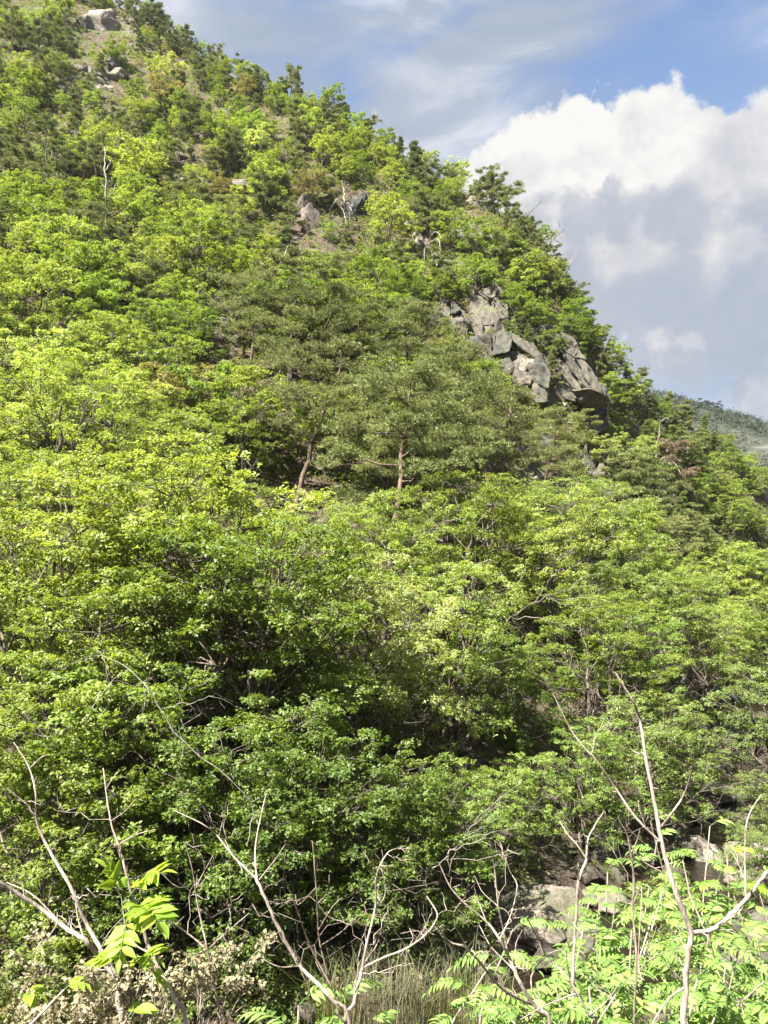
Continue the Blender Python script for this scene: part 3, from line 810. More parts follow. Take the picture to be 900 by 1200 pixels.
# ------------------------------------------------------------------ stream boulders
STREAM_ROCKS = [  # px, py, w, h, material, label
    (640, 1096, 132, 96, 'streamrock', 'large tan boulder with dark green patches at the water edge'),  # its material only tints upward faces dark green in patches
    (656, 1130, 70, 30, 'streamdark', 'low dark rock in front of the large tan boulder'),
    (664, 962, 62, 56, 'streamdark', 'dark overhanging rock under the drooping green tree'),
    (638, 945, 58, 26, 'rockbrown', 'brown flat topped rock capping the dark overhang'),
    (700, 1000, 60, 56, 'streamdark', 'dark grey angular rock in the shaded gully'),
    (690, 1030, 50, 34, 'streamdark', 'wedge of dark rock between gully and boulder pool'),
    (728, 975, 46, 40, 'streamdark', 'square shaded rock beside the gully mouth'),
    (722, 1062, 44, 40, 'streamrock', 'round topped grey rock behind green sapling fronds'),
    (668, 1070, 28, 20, 'streamrock', 'small pale stone behind the large tan boulder'),
    (690, 1055, 26, 22, 'streamrock', 'small brown stone lying by the pool'),
    (772, 968, 44, 36, 'streamrock', 'grey boulder half hidden behind the forked sapling'),
    (800, 1000, 40, 36, 'streamdark', 'dark blunt boulder left of the white rock'),
    (828, 1002, 48, 50, 'rockpale', 'white sunlit rock beside the stream'),
    (884, 1008, 76, 36, 'rockpale', 'flat tan sunlit rock slab at the stream bank'),
    (880, 1032, 60, 22, 'streamrock', 'brown ledge below the flat tan slab'),
    (838, 932, 70, 22, 'streamrock', 'grey flat rock splitting the stream'),
    (878, 930, 50, 18, 'rockdark', 'dark flat stone in mid stream'),
    (838, 902, 56, 24, 'streamdark', 'dark humped rock at the head of the pool'),
    (832, 908, 18, 6, 'rockpale', 'thin pale stone at the head of the pool'),
    (862, 902, 20, 22, 'streamrock', 'upright brown rock under the white flecked tree'),
    (846, 874, 50, 14, 'streamrock', 'long flat stone across the far rapids'),
    (862, 862, 26, 10, 'rockbrown', 'brown stone highest up the stream'),
    (880, 966, 66, 22, 'streamdark', 'wet dark rock shelf in the near stream'),
    (574, 1166, 26, 20, 'rockdark', 'small blue grey stone in the dark pool'),
    (556, 1194, 40, 22, 'streamrock', 'grey rock at the near edge of the dark pool'),
    (578, 1190, 22, 14, 'rockbrown', 'brown stone beneath the dark pool surface'),
    (862, 1192, 44, 32, 'rockpale', 'pale pinkish rock among green fronds on the near bank'),
    (560, 1120, 34, 40, 'streamdark', 'dark rock behind the tall grass tuft'),
    (792, 1030, 40, 26, 'streamdark', 'dark rock behind bright fronds near the white rock'),
]
for i, (px, py, w, h, mat, lab) in enumerate(STREAM_ROCKS):
    rock_at('stream_boulder', px, py, w, h, mat, 3000 + i, lab, 'boulder', depth=float(stream_hit(px, py)[1]), rot=(0, (i * 37) % 21 - 10, (i * 53) % 90), group='boulders along the stream', boxy=0.45, npts=15)

def cobbles():
    r = np.random.default_rng(66); base = [rock_mesh('cobble', 6000 + i, (1, 1, .7), M['streamrock'], cuts=0, boxy=.3, npts=11) for i in range(6)]
    vv, ff, n = [], [], 0
    for q in range(620):
        x = r.uniform(-3, 27); y = stream_y(x) + (r.uniform(-3.4, 3.4) if r.random() < .6 else r.choice([-1, 1]) * r.uniform(1.9, 4.2)); z = max(float(H(x, y)), -.3)
        s = 0.14 + 0.62 * r.random() ** 2.4; me = base[q % 6]
        co = np.zeros(len(me.vertices) * 3, np.float32); me.vertices.foreach_get('co', co); a = r.random() * 6.28
        co = co.reshape(-1, 3) @ np.array([[math.cos(a), math.sin(a), 0], [-math.sin(a), math.cos(a), 0], [0, 0, 1]]) * s * np.array([1, .8 + .4 * r.random(), .8 + .5 * r.random()]) + np.array([x, y, z + s * .12])
        fi = np.zeros(len(me.loops), np.int32); me.loops.foreach_get('vertex_index', fi); vv.append(co); ff.append(fi.reshape(-1, 3) + n); n += len(co)
    tag(link('stream_cobbles', mesh_np('stream_cobbles', np.concatenate(vv), np.concatenate(ff), M['streamdark'])), 'loose cobbles strewn along the stream bed', None, None, 'stuff')
    vv, ff, n = [], [], 0
    sel = np.nonzero(HITP[:, 1] > 38)[0]; k = 0
    while k < 1500:
        x, y = HITP[sel[r.integers(len(sel))], :2] + r.normal(size=2) * .8
        if vnoise(np.array([x / 5 + 40]), np.array([y / 5 + 11]))[0] < 0.06: continue
        k += 1; s = 0.25 + 0.8 * r.random() ** 2.2; me = base[k % 6]; z = H(x, y)
        co = np.zeros(len(me.vertices) * 3, np.float32); me.vertices.foreach_get('co', co); a = r.random() * 6.28
        co = co.reshape(-1, 3) @ np.array([[math.cos(a), math.sin(a), 0], [-math.sin(a), math.cos(a), 0], [0, 0, 1]]) * s + np.array([x, y, z + s * .1])
        fi = np.zeros(len(me.loops), np.int32); me.loops.foreach_get('vertex_index', fi); vv.append(co); ff.append(fi.reshape(-1, 3) + n); n += len(co)
    tag(link('talus', mesh_np('talus', np.concatenate(vv), np.concatenate(ff), M['rock'])), 'small loose stones on the bare patches of the slope', None, None, 'stuff')


cobbles()

# ------------------------------------------------------------------ trees
TREES = []         # dict(root, kind, phrase, px, py)
COLW = {'lime': 'lime green', 'green': 'mid green', 'deep': 'dark green', 'pale': 'pale green', 'blossom': 'white flecked', 'russet': 'tan tinged', 'pine': 'olive green', 'juniper': 'dull green', 'dead_needle': 'browned'}
HGT = {'leaf_near': 10.0, 'willowy': 9.0, 'leaf_mid': 8.0, 'leaf_far': 6.0, 'leaf_low': 6.0, 'pine_near': 11.0, 'pine_far': 6.5, 'slim': 6.5}
RAD = {'leaf_near': 4.3, 'willowy': 4.1, 'leaf_mid': 3.5, 'leaf_far': 2.7, 'leaf_low': 3.2, 'pine_near': 3.0, 'pine_far': 2.0, 'slim': 1.6}
tr = np.random.default_rng(21)


def tree(key, mat, pos, scale, label=None, rz=None, vi=None, tilt=None, phrase=None):
    kind = 'pine_tree' if key.startswith('pine') else 'conifer' if key == 'slim' else 'broadleaf_tree'
    vi = int(tr.integers(len(PROTO[key]))) if vi is None else vi
    rz = tr.random() * 6.28 if rz is None else rz
    tilt = (tr.normal() * .05, tr.normal() * .05) if tilt is None else tilt
    root = add_tree(kind, key, vi, mat, pos, rz, scale, tilt)
    h = HGT[key] * scale; c = np.array(pos) + np.array([0, 0, h * 0.68]); px, py = project(c)
    size = 'tall ' if h > (9 if pos[1] < 60 else 6.8) else 'small ' if h < (6.5 if pos[1] < 60 else 5.0) else ''
    if phrase is None:
        phrase = size + COLW[mat] + {'pine_tree': ' pine with flat needle pads', 'conifer': ' narrow conifer', 'broadleaf_tree': {'willowy': ' narrow leaved tree', 'leaf_low': ' low bushy tree'}.get(key, ' leafy tree')}[kind]
    TREES.append(dict(root=root, kind=kind, phrase=phrase, px=px, py=py, label=label, pos=np.array(pos), r=RAD[key] * scale, h=h))
    return root


def tree_px(px, py, key, mat, scale, label=None, **kw):
    g = ground_hit(px, py); return tree(key, mat, g, scale, label, **kw)


# --- trees the photograph lets one name (base pixel)
tree_px(540, 905, 'leaf_near', 'lime', 0.70, 'bright domed tree on a grey trunk in the dark hollow above the gully', vi=0, tilt=(0, 0.10))
tree_px(440, 945, 'willowy', 'pale', 0.80, 'pale narrow leaved tree with silvery lit top in the middle of the valley', vi=0, rz=1.0)
tree_px(365, 915, 'willowy', 'pale', 0.70, 'second pale narrow leaved tree, left of the silvery topped one', vi=1)
tree_px(655, 800, 'leaf_near', 'lime', 0.86, 'yellow green rounded tree in front of the grey dead branches', vi=2)
tree_px(700, 745, 'leaf_near', 'blossom', 0.90, 'wide white flecked tree below the dark ravine', vi=1)
tree_px(700, 905, 'leaf_near', 'green', 0.72, 'vivid green tree drooping over the dark overhanging rock', vi=3)
tree_px(760, 870, 'leaf_near', 'green', 0.62, 'green spreading tree leaning over the shaded stream gully', vi=4)
tree('leaf_near', 'blossom', (14.2, 29.5, H(14.2, 29.5)), 0.60, 'white flowering tree on the near bank beside the upper stream', vi=0)
tree('leaf_mid', 'deep', (16.6, 29.0, H(16.6, 29.0)), 0.75, 'blue green tree at the near bank behind the white flowering one', vi=1)
tree('leaf_low', 'blossom', (12.8, 27.2, H(12.8, 27.2)), 0.42, 'low white flecked bush hanging over the stream rocks', vi=2)
for (px, py, k, m, s, lab) in [
        (40, 1150, 'leaf_low', 'green', 0.95, 'green bushy tree filling the lowest left corner of the far bank'),
        (150, 1120, 'leaf_low', 'green', 1.05, 'bushy tree behind the bright pinnate sprig'),
        (255, 1135, 'leaf_low', 'deep', 0.85, 'dark bushy tree behind the thin bare saplings'),
        (345, 1120, 'leaf_low', 'deep', 0.80, 'bushy tree behind the long leaning bare stem'),
        (430, 1100, 'leaf_low', 'deep', 0.72, 'bushy tree above the dry grass tuft'),
        (500, 1085, 'leaf_low', 'green', 0.62, 'mid green bushy tree behind the tangle of grey dead branches'),
        (545, 1035, 'leaf_low', 'green', 0.50, 'fresh green bush left of the large tan boulder'),
        (600, 1000, 'leaf_low', 'green', 0.45, 'small green bush growing under the dark overhang'),
        (95, 1040, 'leaf_near', 'green', 0.80, 'green tree with bare grey lower twigs left of the sprig'),
        (235, 1030, 'leaf_near', 'deep', 0.92, 'dark crowned tree with bare twig tangle beneath it'),
        (20, 990, 'leaf_near', 'lime', 0.95, 'light green tree on the left edge above the dark bushes'),
        (330, 1010, 'leaf_near', 'green', 0.86, 'green tree above the long leaning bare stem'),
        (150, 950, 'leaf_near', 'lime', 1.02, 'large lime crowned tree over the dark lower left hollow'),
        (265, 925, 'leaf_near', 'lime', 1.0, 'large lime crowned tree with dead twigs hanging below it')]:
    tree_px(px, py, k, m, s, lab)
for (px, py, s, lab) in [(470, 915, 0.60, 'dark low bush in the hollow under the silvery topped tree'), (515, 872, 0.62, 'dark low bush left of the grey trunk in the hollow'), (602, 880, 0.60, 'dark low bush right of the grey trunk in the hollow'), (570, 850, 0.62, 'dark bush deep in the hollow behind the grey trunk')]:
    tree_px(px, py, 'leaf_low', 'deep', s, lab)
tree('leaf_low', 'blossom', (8.9, 26.9, H(8.9, 26.9)), 0.74, 'broad white flecked bush overhanging the shaded stream gully', vi=0)
tree('leaf_low', 'green', (11.3, 30.5, H(11.3, 30.5)), 0.60, 'green bush on the far bank beside the upper stream', vi=2)
tree('leaf_low', 'green', (6.4, 24.9, H(6.4, 24.9)), 0.62, 'fresh green bush drooping over the mouth of the gully', vi=1)
tree('leaf_low', 'lime', (11.6, 22.2, H(11.6, 22.2)), 0.36, 'light green bush on the near bank beside the tan slab', vi=2)
tree('leaf_low', 'green', (7.0, 19.6, H(7.0, 19.6)), 0.34, 'small green bush on the near bank by the pool beyond the fronds', vi=0)
tree('leaf_low', 'blossom', (10.2, 21.6, H(10.2, 21.6)), 0.34, 'small white flecked bush on the near bank in front of the stream', vi=1)
tree_px(343, 606, 'pine_near', 'pine', 0.98, 'tall leaning pine with a long bare reddish trunk', vi=0, rz=0.0, tilt=(0.0, 0.22))
tree_px(470, 640, 'pine_near', 'pine', 0.86, 'broad olive pine with two crossing red trunks beneath', vi=1, tilt=(0, 0.15))
tree_px(480, 640, 'pine_near', 'pine', 0.80, 'olive pine leaning away from the crossing trunks', vi=2, tilt=(0, -0.05))
tree_px(512, 590, 'pine_near', 'pine', 0.86, 'pine with a dark crooked trunk in the middle of the slope', vi=3, tilt=(0, 0.12))
tree_px(584, 612, 'pine_near', 'pine', 0.80, 'forked red trunked pine below the flat brown rock', vi=1, tilt=(0, -0.06))
tree_px(640, 600, 'pine_near', 'pine', 0.66, 'low olive pine leaning towards the dark ravine', vi=2)
tree_px(315, 395, 'pine_far', 'pine', 1.15, 'pine with a curved trunk below the split boulder', vi=0, tilt=(0, 0.15))
tree_px(455, 360, 'pine_far', 'pine', 1.05, 'flat topped pine with straight stems in the middle of the spur', vi=1)
tree_px(485, 228, 'slim', 'juniper', 1.1, 'slender spire shaped conifer breaking the skyline', vi=0)
tree_px(596, 262, 'pine_far', 'pine', 0.80, 'layered pine spreading against the cumulus cloud', vi=2)
tree_px(792, 590, 'pine_far', 'dead_needle', 1.0, 'dying pine with rust brown needle sprays', vi=3)
tree_px(200, 545, 'leaf_mid', 'russet', 0.85, 'small tree with tan young leaves above the lime crowns', vi=1)
tree_px(230, 560, 'leaf_mid', 'green', 0.95, 'green tree with a dark forked trunk beside the tan leaved one', vi=2)
tree_px(150, 240, 'leaf_far', 'lime', 1.35, 'round lime tree standing out on the upper slope', vi=0)
tree_px(455, 300, 'leaf_far', 'lime', 1.15, 'round lime tree on the spur left of the tan rubble', vi=1)
tree_px(40, 445, 'leaf_mid', 'lime', 1.15, 'big lime tree on the left edge of the middle slope', vi=3)
tree_px(70, 370, 'leaf_mid', 'lime', 1.10, 'big bright tree above the left edge lime tree', vi=4)

for ph, px, py in [('leaning red pine', 370, 540), ('crossing red trunks', 475, 600), ('silvery topped tree', 440, 760), ('tall grey snag', 124, 230), ('browned pine', 795, 555), ('grey dead branches', 640, 690),
                   ('bleached cliff stick', 705, 420), ('tan leaved tree', 235, 470), ('shaded gully', 690, 985), ('far rapids', 850, 880), ('broken log', 795, 665), ('round lime tree', 150, 190),
                   ('spire shaped conifer', 488, 180), ('dark forked branches', 275, 655), ('thin white snag', 768, 530), ('left edge lime tree', 45, 390)]: landmark(ph, px, py)

KEEP = [(556, 338, 600, 430, .10), (600, 395, 645, 465, .12), (645, 410, 706, 500, .10), (340, 226, 384, 290, .13), (100, 14, 136, 52, .13), (108, 78, 150, 114, .13), (690, 535, 712, 580, .5), (820, 872, 900, 1000, .13), (610, 945, 745, 1100, .13),
        (508, 350, 545, 400, .13), (548, 234, 582, 256, .13), (246, 366, 264, 396, .13), (402, 236, 434, 270, .13), (486, 270, 506, 300, .13), (594, 524, 630, 540, .13), (340, 520, 378, 600, .13),(385, 1090, 560, 1200, .13), (556, 1110, 640, 1200, .13)]
PINEZ = [(440, 450, 100, 70, .38), (560, 540, 110, 80, .42), (330, 110, 130, 55, .75), (110, 90, 80, 70, .5), (765, 590, 55, 90, .65), (120, 250, 60, 60, .45), (620, 290, 90, 70, .55), (320, 300, 60, 60, .5), (500, 620, 70, 45, .6), (210, 60, 60, 60, .7), (500, 260, 60, 70, .5), (200, 300, 60, 40, .3)]


def pine_prob(px, py):
    p = 0.50 if (px < 280 and py < 230) else 0.36 if py < 330 else 0.05 if py < 640 else 0.0
    for (cx, cy, sx, sy, a) in PINEZ: p = max(p, a * math.exp(-((px - cx) / sx) ** 2 * .5 - ((py - cy) / sy) ** 2 * .5))
    return p


def broad_mat(px, py, r):
    w = dict(lime=.20, green=.50, deep=.25, pale=.03, russet=.02)
    if px < 330 and 400 < py < 760: w = dict(lime=.72, green=.22, pale=.06)
    elif px < 330 and py >= 230: w = dict(lime=.4, green=.4, deep=.2)
    elif py > 820 and px < 600: w = dict(green=.4, deep=.6)
    elif 560 < px and py > 640: w = dict(lime=.30, green=.50, blossom=.14, deep=.06)
    elif px > 690 and py < 640: w = dict(lime=.25, green=.5, deep=.15, blossom=.05, pale=.05)
    ks = list(w); return ks[int(r.choice(len(ks), p=np.array([w[k] for k in ks]) / sum(w.values())))]


def covers(x0, x1, y0, y1):
    """would a crown hide one of the rocks or openings the photograph shows?"""
    for e in KEEP:
        w = min(x1, e[2]) - max(x0, e[0]); h = min(y1, e[3]) - max(y0, e[1])
        if w > 0 and h > 0 and w * h > e[4] * (e[2] - e[0]) * (e[3] - e[1]): return True
    return False


def fill_trees():
    r = np.random.default_rng(5); n = 0; LIM = 450; order = r.permutation(len(HITP)); order = np.concatenate([order, r.permutation(len(HITP))])
    big = np.concatenate([np.zeros(len(HITP)), np.ones(len(HITP))])
    for tries, (q, second) in enumerate(zip(order, big)):
        if n >= LIM: break
        x, y = HITP[q][:2] + r.normal(size=2) * 0.3
        cy = stream_y(x)
        if y < cy + 3.6: continue
        ry = np.interp(x, RIDGE[:, 0], RIDGE[:, 1])
        if y > ry + 9.0: continue
        z = H(x, y); bpx, bpy = project((x, y, z))
        key = 'leaf_near' if y < 46 else 'leaf_mid' if y < 76 else 'leaf_far'
        isp = r.random() < pine_prob(bpx, bpy - 30)
        if isp: key = 'pine_near' if y < 62 else ('slim' if r.random() < .22 else 'pine_far')
        s = (0.62 + 0.45 * r.random()) if key in ('leaf_near', 'pine_near') else (0.66 + 0.50 * r.random())
        if second: s *= 0.72
        if y > 70: s *= 0.88
        if ry - y < 12: s *= 0.80
        h = HGT[key] * s; rad = RAD[key] * s
        sp = rad * (0.98 if y < 46 else 0.86)
        if any((t['pos'][0] - x) ** 2 + (t['pos'][1] - y) ** 2 + 0.8 * (t['pos'][2] - z) ** 2 < (sp + t['r'] * 0.62) ** 2 * (0.60 if y < 46 else 0.50) for t in TREES): continue
        k = FPX / y
        x0, x1, y0, y1 = bpx - rad * k * .85, bpx + rad * k * .85, bpy - h * k, bpy - h * k * (.40 if isp else .28)
        if covers(x0, x1, y0, y1): continue
        mat = ('juniper' if key == 'slim' or r.random() < .25 else 'pine') if isp else broad_mat(bpx, bpy - h * k * .6, r)
        if mat == 'pale' and key == 'leaf_near': key = 'willowy'
        tree(key, mat, (x, y, z - 0.15), s); n += 1
    print('fill trees', n, tries, {k: sum(t['kind'] == k for t in TREES) for k in ('pine_tree', 'conifer', 'broadleaf_tree')})


fill_trees()
# small trees squeezed between rocks and along the skyline
def small_trees():
    r = np.random.default_rng(9); n = 0
    for _ in range(6000):
        if n >= 165: break
        if r.random() < .45:                      # skyline and spur edge
            i = r.uniform(0.08, 0.86); q = RIDGE[0] + 0
            j = i * (len(RIDGE) - 1); a = RIDGE[int(j)]; b = RIDGE[min(int(j) + 1, len(RIDGE) - 1)]; q = a + (b - a) * (j - int(j))
            x, y = q[0], q[1] - r.uniform(-1.0, 5)
        elif r.random() < .65:                     # the steep right flank
            g = ground_hit(r.uniform(590, 745), r.uniform(250, 455)); x, y = g[0], g[1]
        else:
            y = r.uniform(70, 118); x = r.uniform(-0.5, 0.45) * y
        if y > np.interp(x, RIDGE[:, 0], RIDGE[:, 1]) + 6 or y < stream_y(x) + 4: continue
        z = H(x, y); bpx, bpy = project((x, y, z))
        if not (-20 < bpx < 920 and -10 < bpy < 640): continue
        key = 'leaf_far' if r.random() < .55 else ('pine_far' if r.random() < .6 else 'slim')
        s = 0.38 + 0.28 * r.random(); h = HGT[key] * s; rad = RAD[key] * s
        if any((t['pos'][0] - x) ** 2 + (t['pos'][1] - y) ** 2 < (rad + t['r'] * .5) ** 2 * .5 for t in TREES): continue
        k = FPX / y
        x0, x1, y0, y1 = bpx - rad * k * .8, bpx + rad * k * .8, bpy - h * k, bpy - h * k * .25
        if covers(x0, x1, y0, y1): continue
        tree(key, (broad_mat(bpx, bpy, r) if key == 'leaf_far' else 'pine' if r.random() < .6 else 'juniper'), (x, y, z - .1), s); n += 1
    print('small trees', n)


small_trees()

# ------------------------------------------------------------------ dead wood
def dead_wood(name, label, cat, lines, mat='deadwood', group=None, off=0.0):
    """bare wood: lines = [(pixel points, width0, width1)], standing where its first point meets the ground"""
    p0 = lines[0][0][0]; g = ground_hit(*p0); root = empty(name, g); tag(root, label, cat, group)
    r = np.random.default_rng(int(p0[0] * 13 + p0[1]))
    for i, (pts, w0, w1) in enumerate(lines):
        D = g[1] - off
        P = np.array([unproject(px, py, D + (0.0 if j == 0 else r.normal() * 0.012 * D * min(j, 2))) for j, (px, py) in enumerate(pts)]) - g
        if i == 0: P = np.vstack([P[0] + np.array([0, 0.1, -0.9]), P])
        k = D / FPX * 0.5 * (0.42 if 'branches' in cat and g[1] < 60 else 0.80); n = max(6, len(P) * 4)
        C = curve_pts(P, n); step = np.linalg.norm(C[-1] - C[0]) / n; C[1:-1] += r.normal(size=(n - 2, 3)) * step * 0.16
        tb = Tubes(); tb.add(C, np.linspace(w0 * k, w1 * k, n), 6)
        for j in range(2, n, 2):
            if r.random() < .75:
                d = unit(C[j] - C[max(0, j - 2)] + r.normal(size=3) * step * 1.1) * step * (0.8 + 2.6 * r.random())
                tb.add(branch_path(C[j], C[j] + d, r, -0.05, 5, 0.10), np.linspace(max(.35 * w1 * k, .004), .22 * w1 * k, 5), 3)
        link('trunk' if i == 0 else 'branch', tb.mesh('dead_branch', M[mat]), root)
    return root


dead_wood('dead_tree', 'tall bleached snag with stub branches on the upper slope', 'dead tree', [
    ([(127, 292), (126, 262), (124, 230), (123, 196), (122, 172)], 4.6, 1.6), ([(124, 236), (132, 226), (136, 214)], 1.6, .7), ([(124, 220), (116, 212), (112, 200)], 1.5, .7), ([(123, 200), (130, 190), (133, 178)], 1.4, .6), ([(125, 250), (118, 246), (113, 250)], 1.3, .6)])
dead_wood('dead_tree', 'thin grey snag left of the tall bleached one', 'dead tree', [
    ([(56, 258), (54, 230), (54, 205), (55, 168)], 3.6, 1.2), ([(54, 220), (62, 212), (66, 208)], 1.3, .6), ([(54, 205), (47, 196), (45, 188)], 1.3, .6), ([(54, 236), (46, 236), (42, 244)], 1.2, .5), ([(54, 190), (60, 184), (61, 176)], 1.1, .5)])
dead_wood('dead_tree', 'curved bare trunk rising past the pine below the split boulder', 'dead tree', [([(313, 395), (316, 360), (320, 330), (330, 308), (338, 288)], 3.4, 1.4), ([(319, 332), (311, 318), (309, 300)], 1.4, .7)], 'deadwood')
dead_wood('dead_tree', 'bare leaning pole on the middle slope beside the olive pines', 'dead tree', [([(336, 415), (343, 390), (352, 366)], 3.0, 1.2), ([(345, 384), (352, 380), (360, 384)], 1.0, .5)])
dead_wood('dead_roots', 'arching tangle of bleached dead branches under the upper pines', 'dead branches', [
    ([(406, 268), (404, 250), (404, 234), (402, 220)], 3.0, 2.0), ([(404, 240), (398, 232), (390, 240), (386, 254)], 2.0, .8), ([(404, 236), (410, 228), (412, 238), (411, 248)], 1.8, .8), ([(403, 226), (408, 216), (414, 224)], 1.6, .8),
    ([(404, 252), (400, 244), (399, 262)], 1.5, .8), ([(405, 250), (410, 244), (409, 264)], 1.5, .8), ([(403, 222), (401, 212), (410, 216), (415, 228)], 1.3, .6)])
dead_wood('dead_roots', 'curling pale dead branches on the spur above the olive crowns', 'dead branches', [
    ([(508, 318), (506, 296), (503, 270)], 2.8, 1.6), ([(505, 284), (513, 280), (516, 292), (514, 302)], 1.8, .8), ([(504, 276), (512, 272), (517, 280)], 1.6, .8), ([(506, 300), (512, 298), (512, 312)], 1.6, .8), ([(505, 290), (498, 292), (497, 304)], 1.4, .7)])
dead_wood('dead_tree', 'bleached leaning stick rooted on the cliff edge', 'dead tree', [([(696, 454), (699, 436), (706, 416), (714, 398)], 3.0, 1.2), ([(697, 450), (690, 440), (686, 428)], 1.6, .7), ([(696, 456), (702, 456), (701, 446)], 1.4, .8)])
dead_wood('dead_tree', 'thin white snag beside the browned pine', 'dead tree', [
    ([(764, 574), (767, 548), (770, 520), (775, 492)], 4.4, 2.0), ([(768, 545), (778, 536), (790, 542), (797, 554)], 1.8, .8), ([(767, 552), (776, 552), (784, 562)], 2.0, .8), ([(770, 522), (780, 518), (786, 514)], 1.2, .5), ([(775, 494), (780, 490), (784, 492)], 1.6, .8)])
dead_wood('dead_roots', 'looped bleached root beside the pale rock', 'dead branches', [([(762, 640), (752, 630), (748, 618), (750, 604)], 2.6, 1.4), ([(748, 618), (756, 612), (758, 624)], 1.8, .8), ([(750, 606), (752, 594), (750, 586)], 1.2, .6)])
dead_wood('broken_log', 'broken tan log sticking out of the dark pine crowns', 'log', [([(786, 680), (795, 666), (806, 656)], 6.5, 5.0), ([(800, 662), (806, 662), (808, 656)], 2.5, 1.5)], 'twig')
dead_wood('dead_tree', 'dead twig spray leaning out from the skyline pines', 'dead tree', [([(432, 150), (438, 140), (446, 128)], 2.0, .8), ([(438, 140), (446, 140), (450, 146)], 1.0, .5), ([(436, 144), (436, 134), (440, 126)], 1.0, .5), ([(441, 135), (440, 126), (444, 120)], .9, .4)], 'twigdark')
dead_wood('dead_tree', 'dark bare branch reaching out over the sky from the cliff top', 'dead tree', [([(612, 262), (622, 248), (634, 236)], 2.2, .8), ([(620, 250), (628, 246), (634, 248)], 1.1, .4), ([(617, 256), (616, 246), (620, 240)], 1.1, .4)], 'twigdark')
dead_wood('dead_tree', 'dark feathery dead bough on the steep right skyline', 'dead tree', [([(640, 296), (648, 280), (656, 274), (664, 278)], 2.2, .8), ([(646, 284), (646, 272), (642, 264)], 1.1, .4), ([(652, 276), (656, 266), (654, 258)], 1.1, .4), ([(656, 274), (662, 268), (668, 270)], 1.0, .4), ([(650, 282), (658, 284), (664, 286)], 1.0, .4)], 'twigdark')
dead_wood('dead_tree', 'small crooked dead stem low on the right skyline', 'dead tree', [([(664, 322), (668, 308), (676, 296), (680, 292)], 1.8, .8), ([(668, 308), (664, 302), (664, 296)], .9, .4)], 'twigdark')
dead_wood('dead_branches', 'silvery bare branches spreading in front of the white flecked tree', 'dead branches', [
    ([(560, 760), (600, 724), (640, 700), (668, 690), (700, 684)], 3.2, 1.0), ([(640, 700), (660, 704), (690, 700), (720, 706)], 2.0, .7), ([(625, 708), (640, 686), (652, 668)], 2.0, .7), ([(668, 690), (684, 676), (704, 672)], 1.6, .6), ([(640, 700), (672, 712), (700, 730)], 1.6, .6), ([(600, 724), (640, 726), (672, 738), (700, 738)], 2.2, .8), ([(690, 700), (704, 690), (724, 688)], 1.3, .5), ([(610, 716), (606, 690), (616, 664)], 1.6, .6)], off=7.5)
dead_wood('dead_branches', 'dark fallen boughs fanning through the lime crowns', 'dead branches', [
    ([(390, 730), (330, 668), (290, 656), (262, 660), (236, 668)], 4.0, 2.0), ([(300, 657), (276, 636), (262, 618)], 2.6, .9), ([(290, 656), (310, 646), (345, 640), (380, 645)], 2.4, .8), ([(330, 668), (352, 684), (370, 698)], 2.0, .7), ([(276, 636), (262, 640), (246, 636)], 1.5, .6), ([(262, 660), (250, 650), (240, 652)], 1.6, .7), ([(310, 646), (330, 634), (362, 632)], 1.5, .5)], 'bark', off=14)
dead_wood('dead_branches', 'pale bare twigs poking out of the lime crowns at far left', 'dead branches', [
    ([(130, 700), (100, 640), (78, 600), (72, 568), (92, 566)], 2.4, 1.0), ([(92, 608), (112, 596), (128, 590)], 1.6, .6), ([(104, 640), (128, 634), (160, 614)], 1.8, .7), ([(82, 604), (96, 580), (106, 560)], 1.4, .5), ([(128, 634), (150, 628), (164, 632)], 1.2, .5)], off=14)
dead_wood('dead_branches', 'drooping pale dead twigs below the large lime crowns', 'dead branches', [
    ([(290, 930), (210, 870), (170, 800), (120, 768), (96, 760)], 3.4, 1.2), ([(150, 785), (130, 800), (108, 830), (100, 850)], 2.0, .7), ([(170, 800), (168, 830), (158, 862)], 1.8, .6), ([(120, 768), (128, 800), (126, 840)], 1.6, .6), ([(190, 830), (220, 826), (250, 850), (262, 880)], 2.0, .7), ([(210, 850), (214, 880), (206, 910)], 1.6, .6), ([(120, 768), (90, 776), (60, 790)], 1.4, .5), ([(220, 826), (250, 816), (280, 830), (300, 850)], 1.8, .6)], off=9)
dead_wood('dead_branches', 'long bare grey bough crossing the dark lower left hollow', 'dead branches', [
    ([(330, 1010), (262, 975), (225, 930), (190, 902), (152, 880)], 3.0, 1.2), ([(190, 902), (192, 930), (172, 950)], 1.6, .6), ([(170, 892), (162, 920), (166, 950)], 1.6, .6), ([(205, 912), (228, 910), (250, 920)], 1.4, .5), ([(225, 930), (220, 960), (226, 985)], 1.3, .5), ([(240, 945), (262, 948), (276, 962)], 1.3, .5)], 'twig', off=4)
dead_wood('dead_branches', 'fan of pale leafless branches in front of the green bush by the gully', 'dead branches', [
    ([(500, 1030), (520, 1008), (545, 980), (570, 948), (612, 915)], 3.6, 1.2), ([(530, 996), (560, 986), (600, 968), (640, 932)], 2.2, .7), ([(545, 980), (550, 955), (556, 930)], 1.8, .6), ([(556, 966), (580, 946), (590, 928)], 1.6, .6), ([(520, 1008), (560, 1006), (600, 1000), (620, 1002)], 2.0, .7), ([(536, 990), (572, 976), (606, 970)], 1.6, .6), ([(545, 980), (575, 964), (604, 940)], 1.5, .5)], off=3.0)

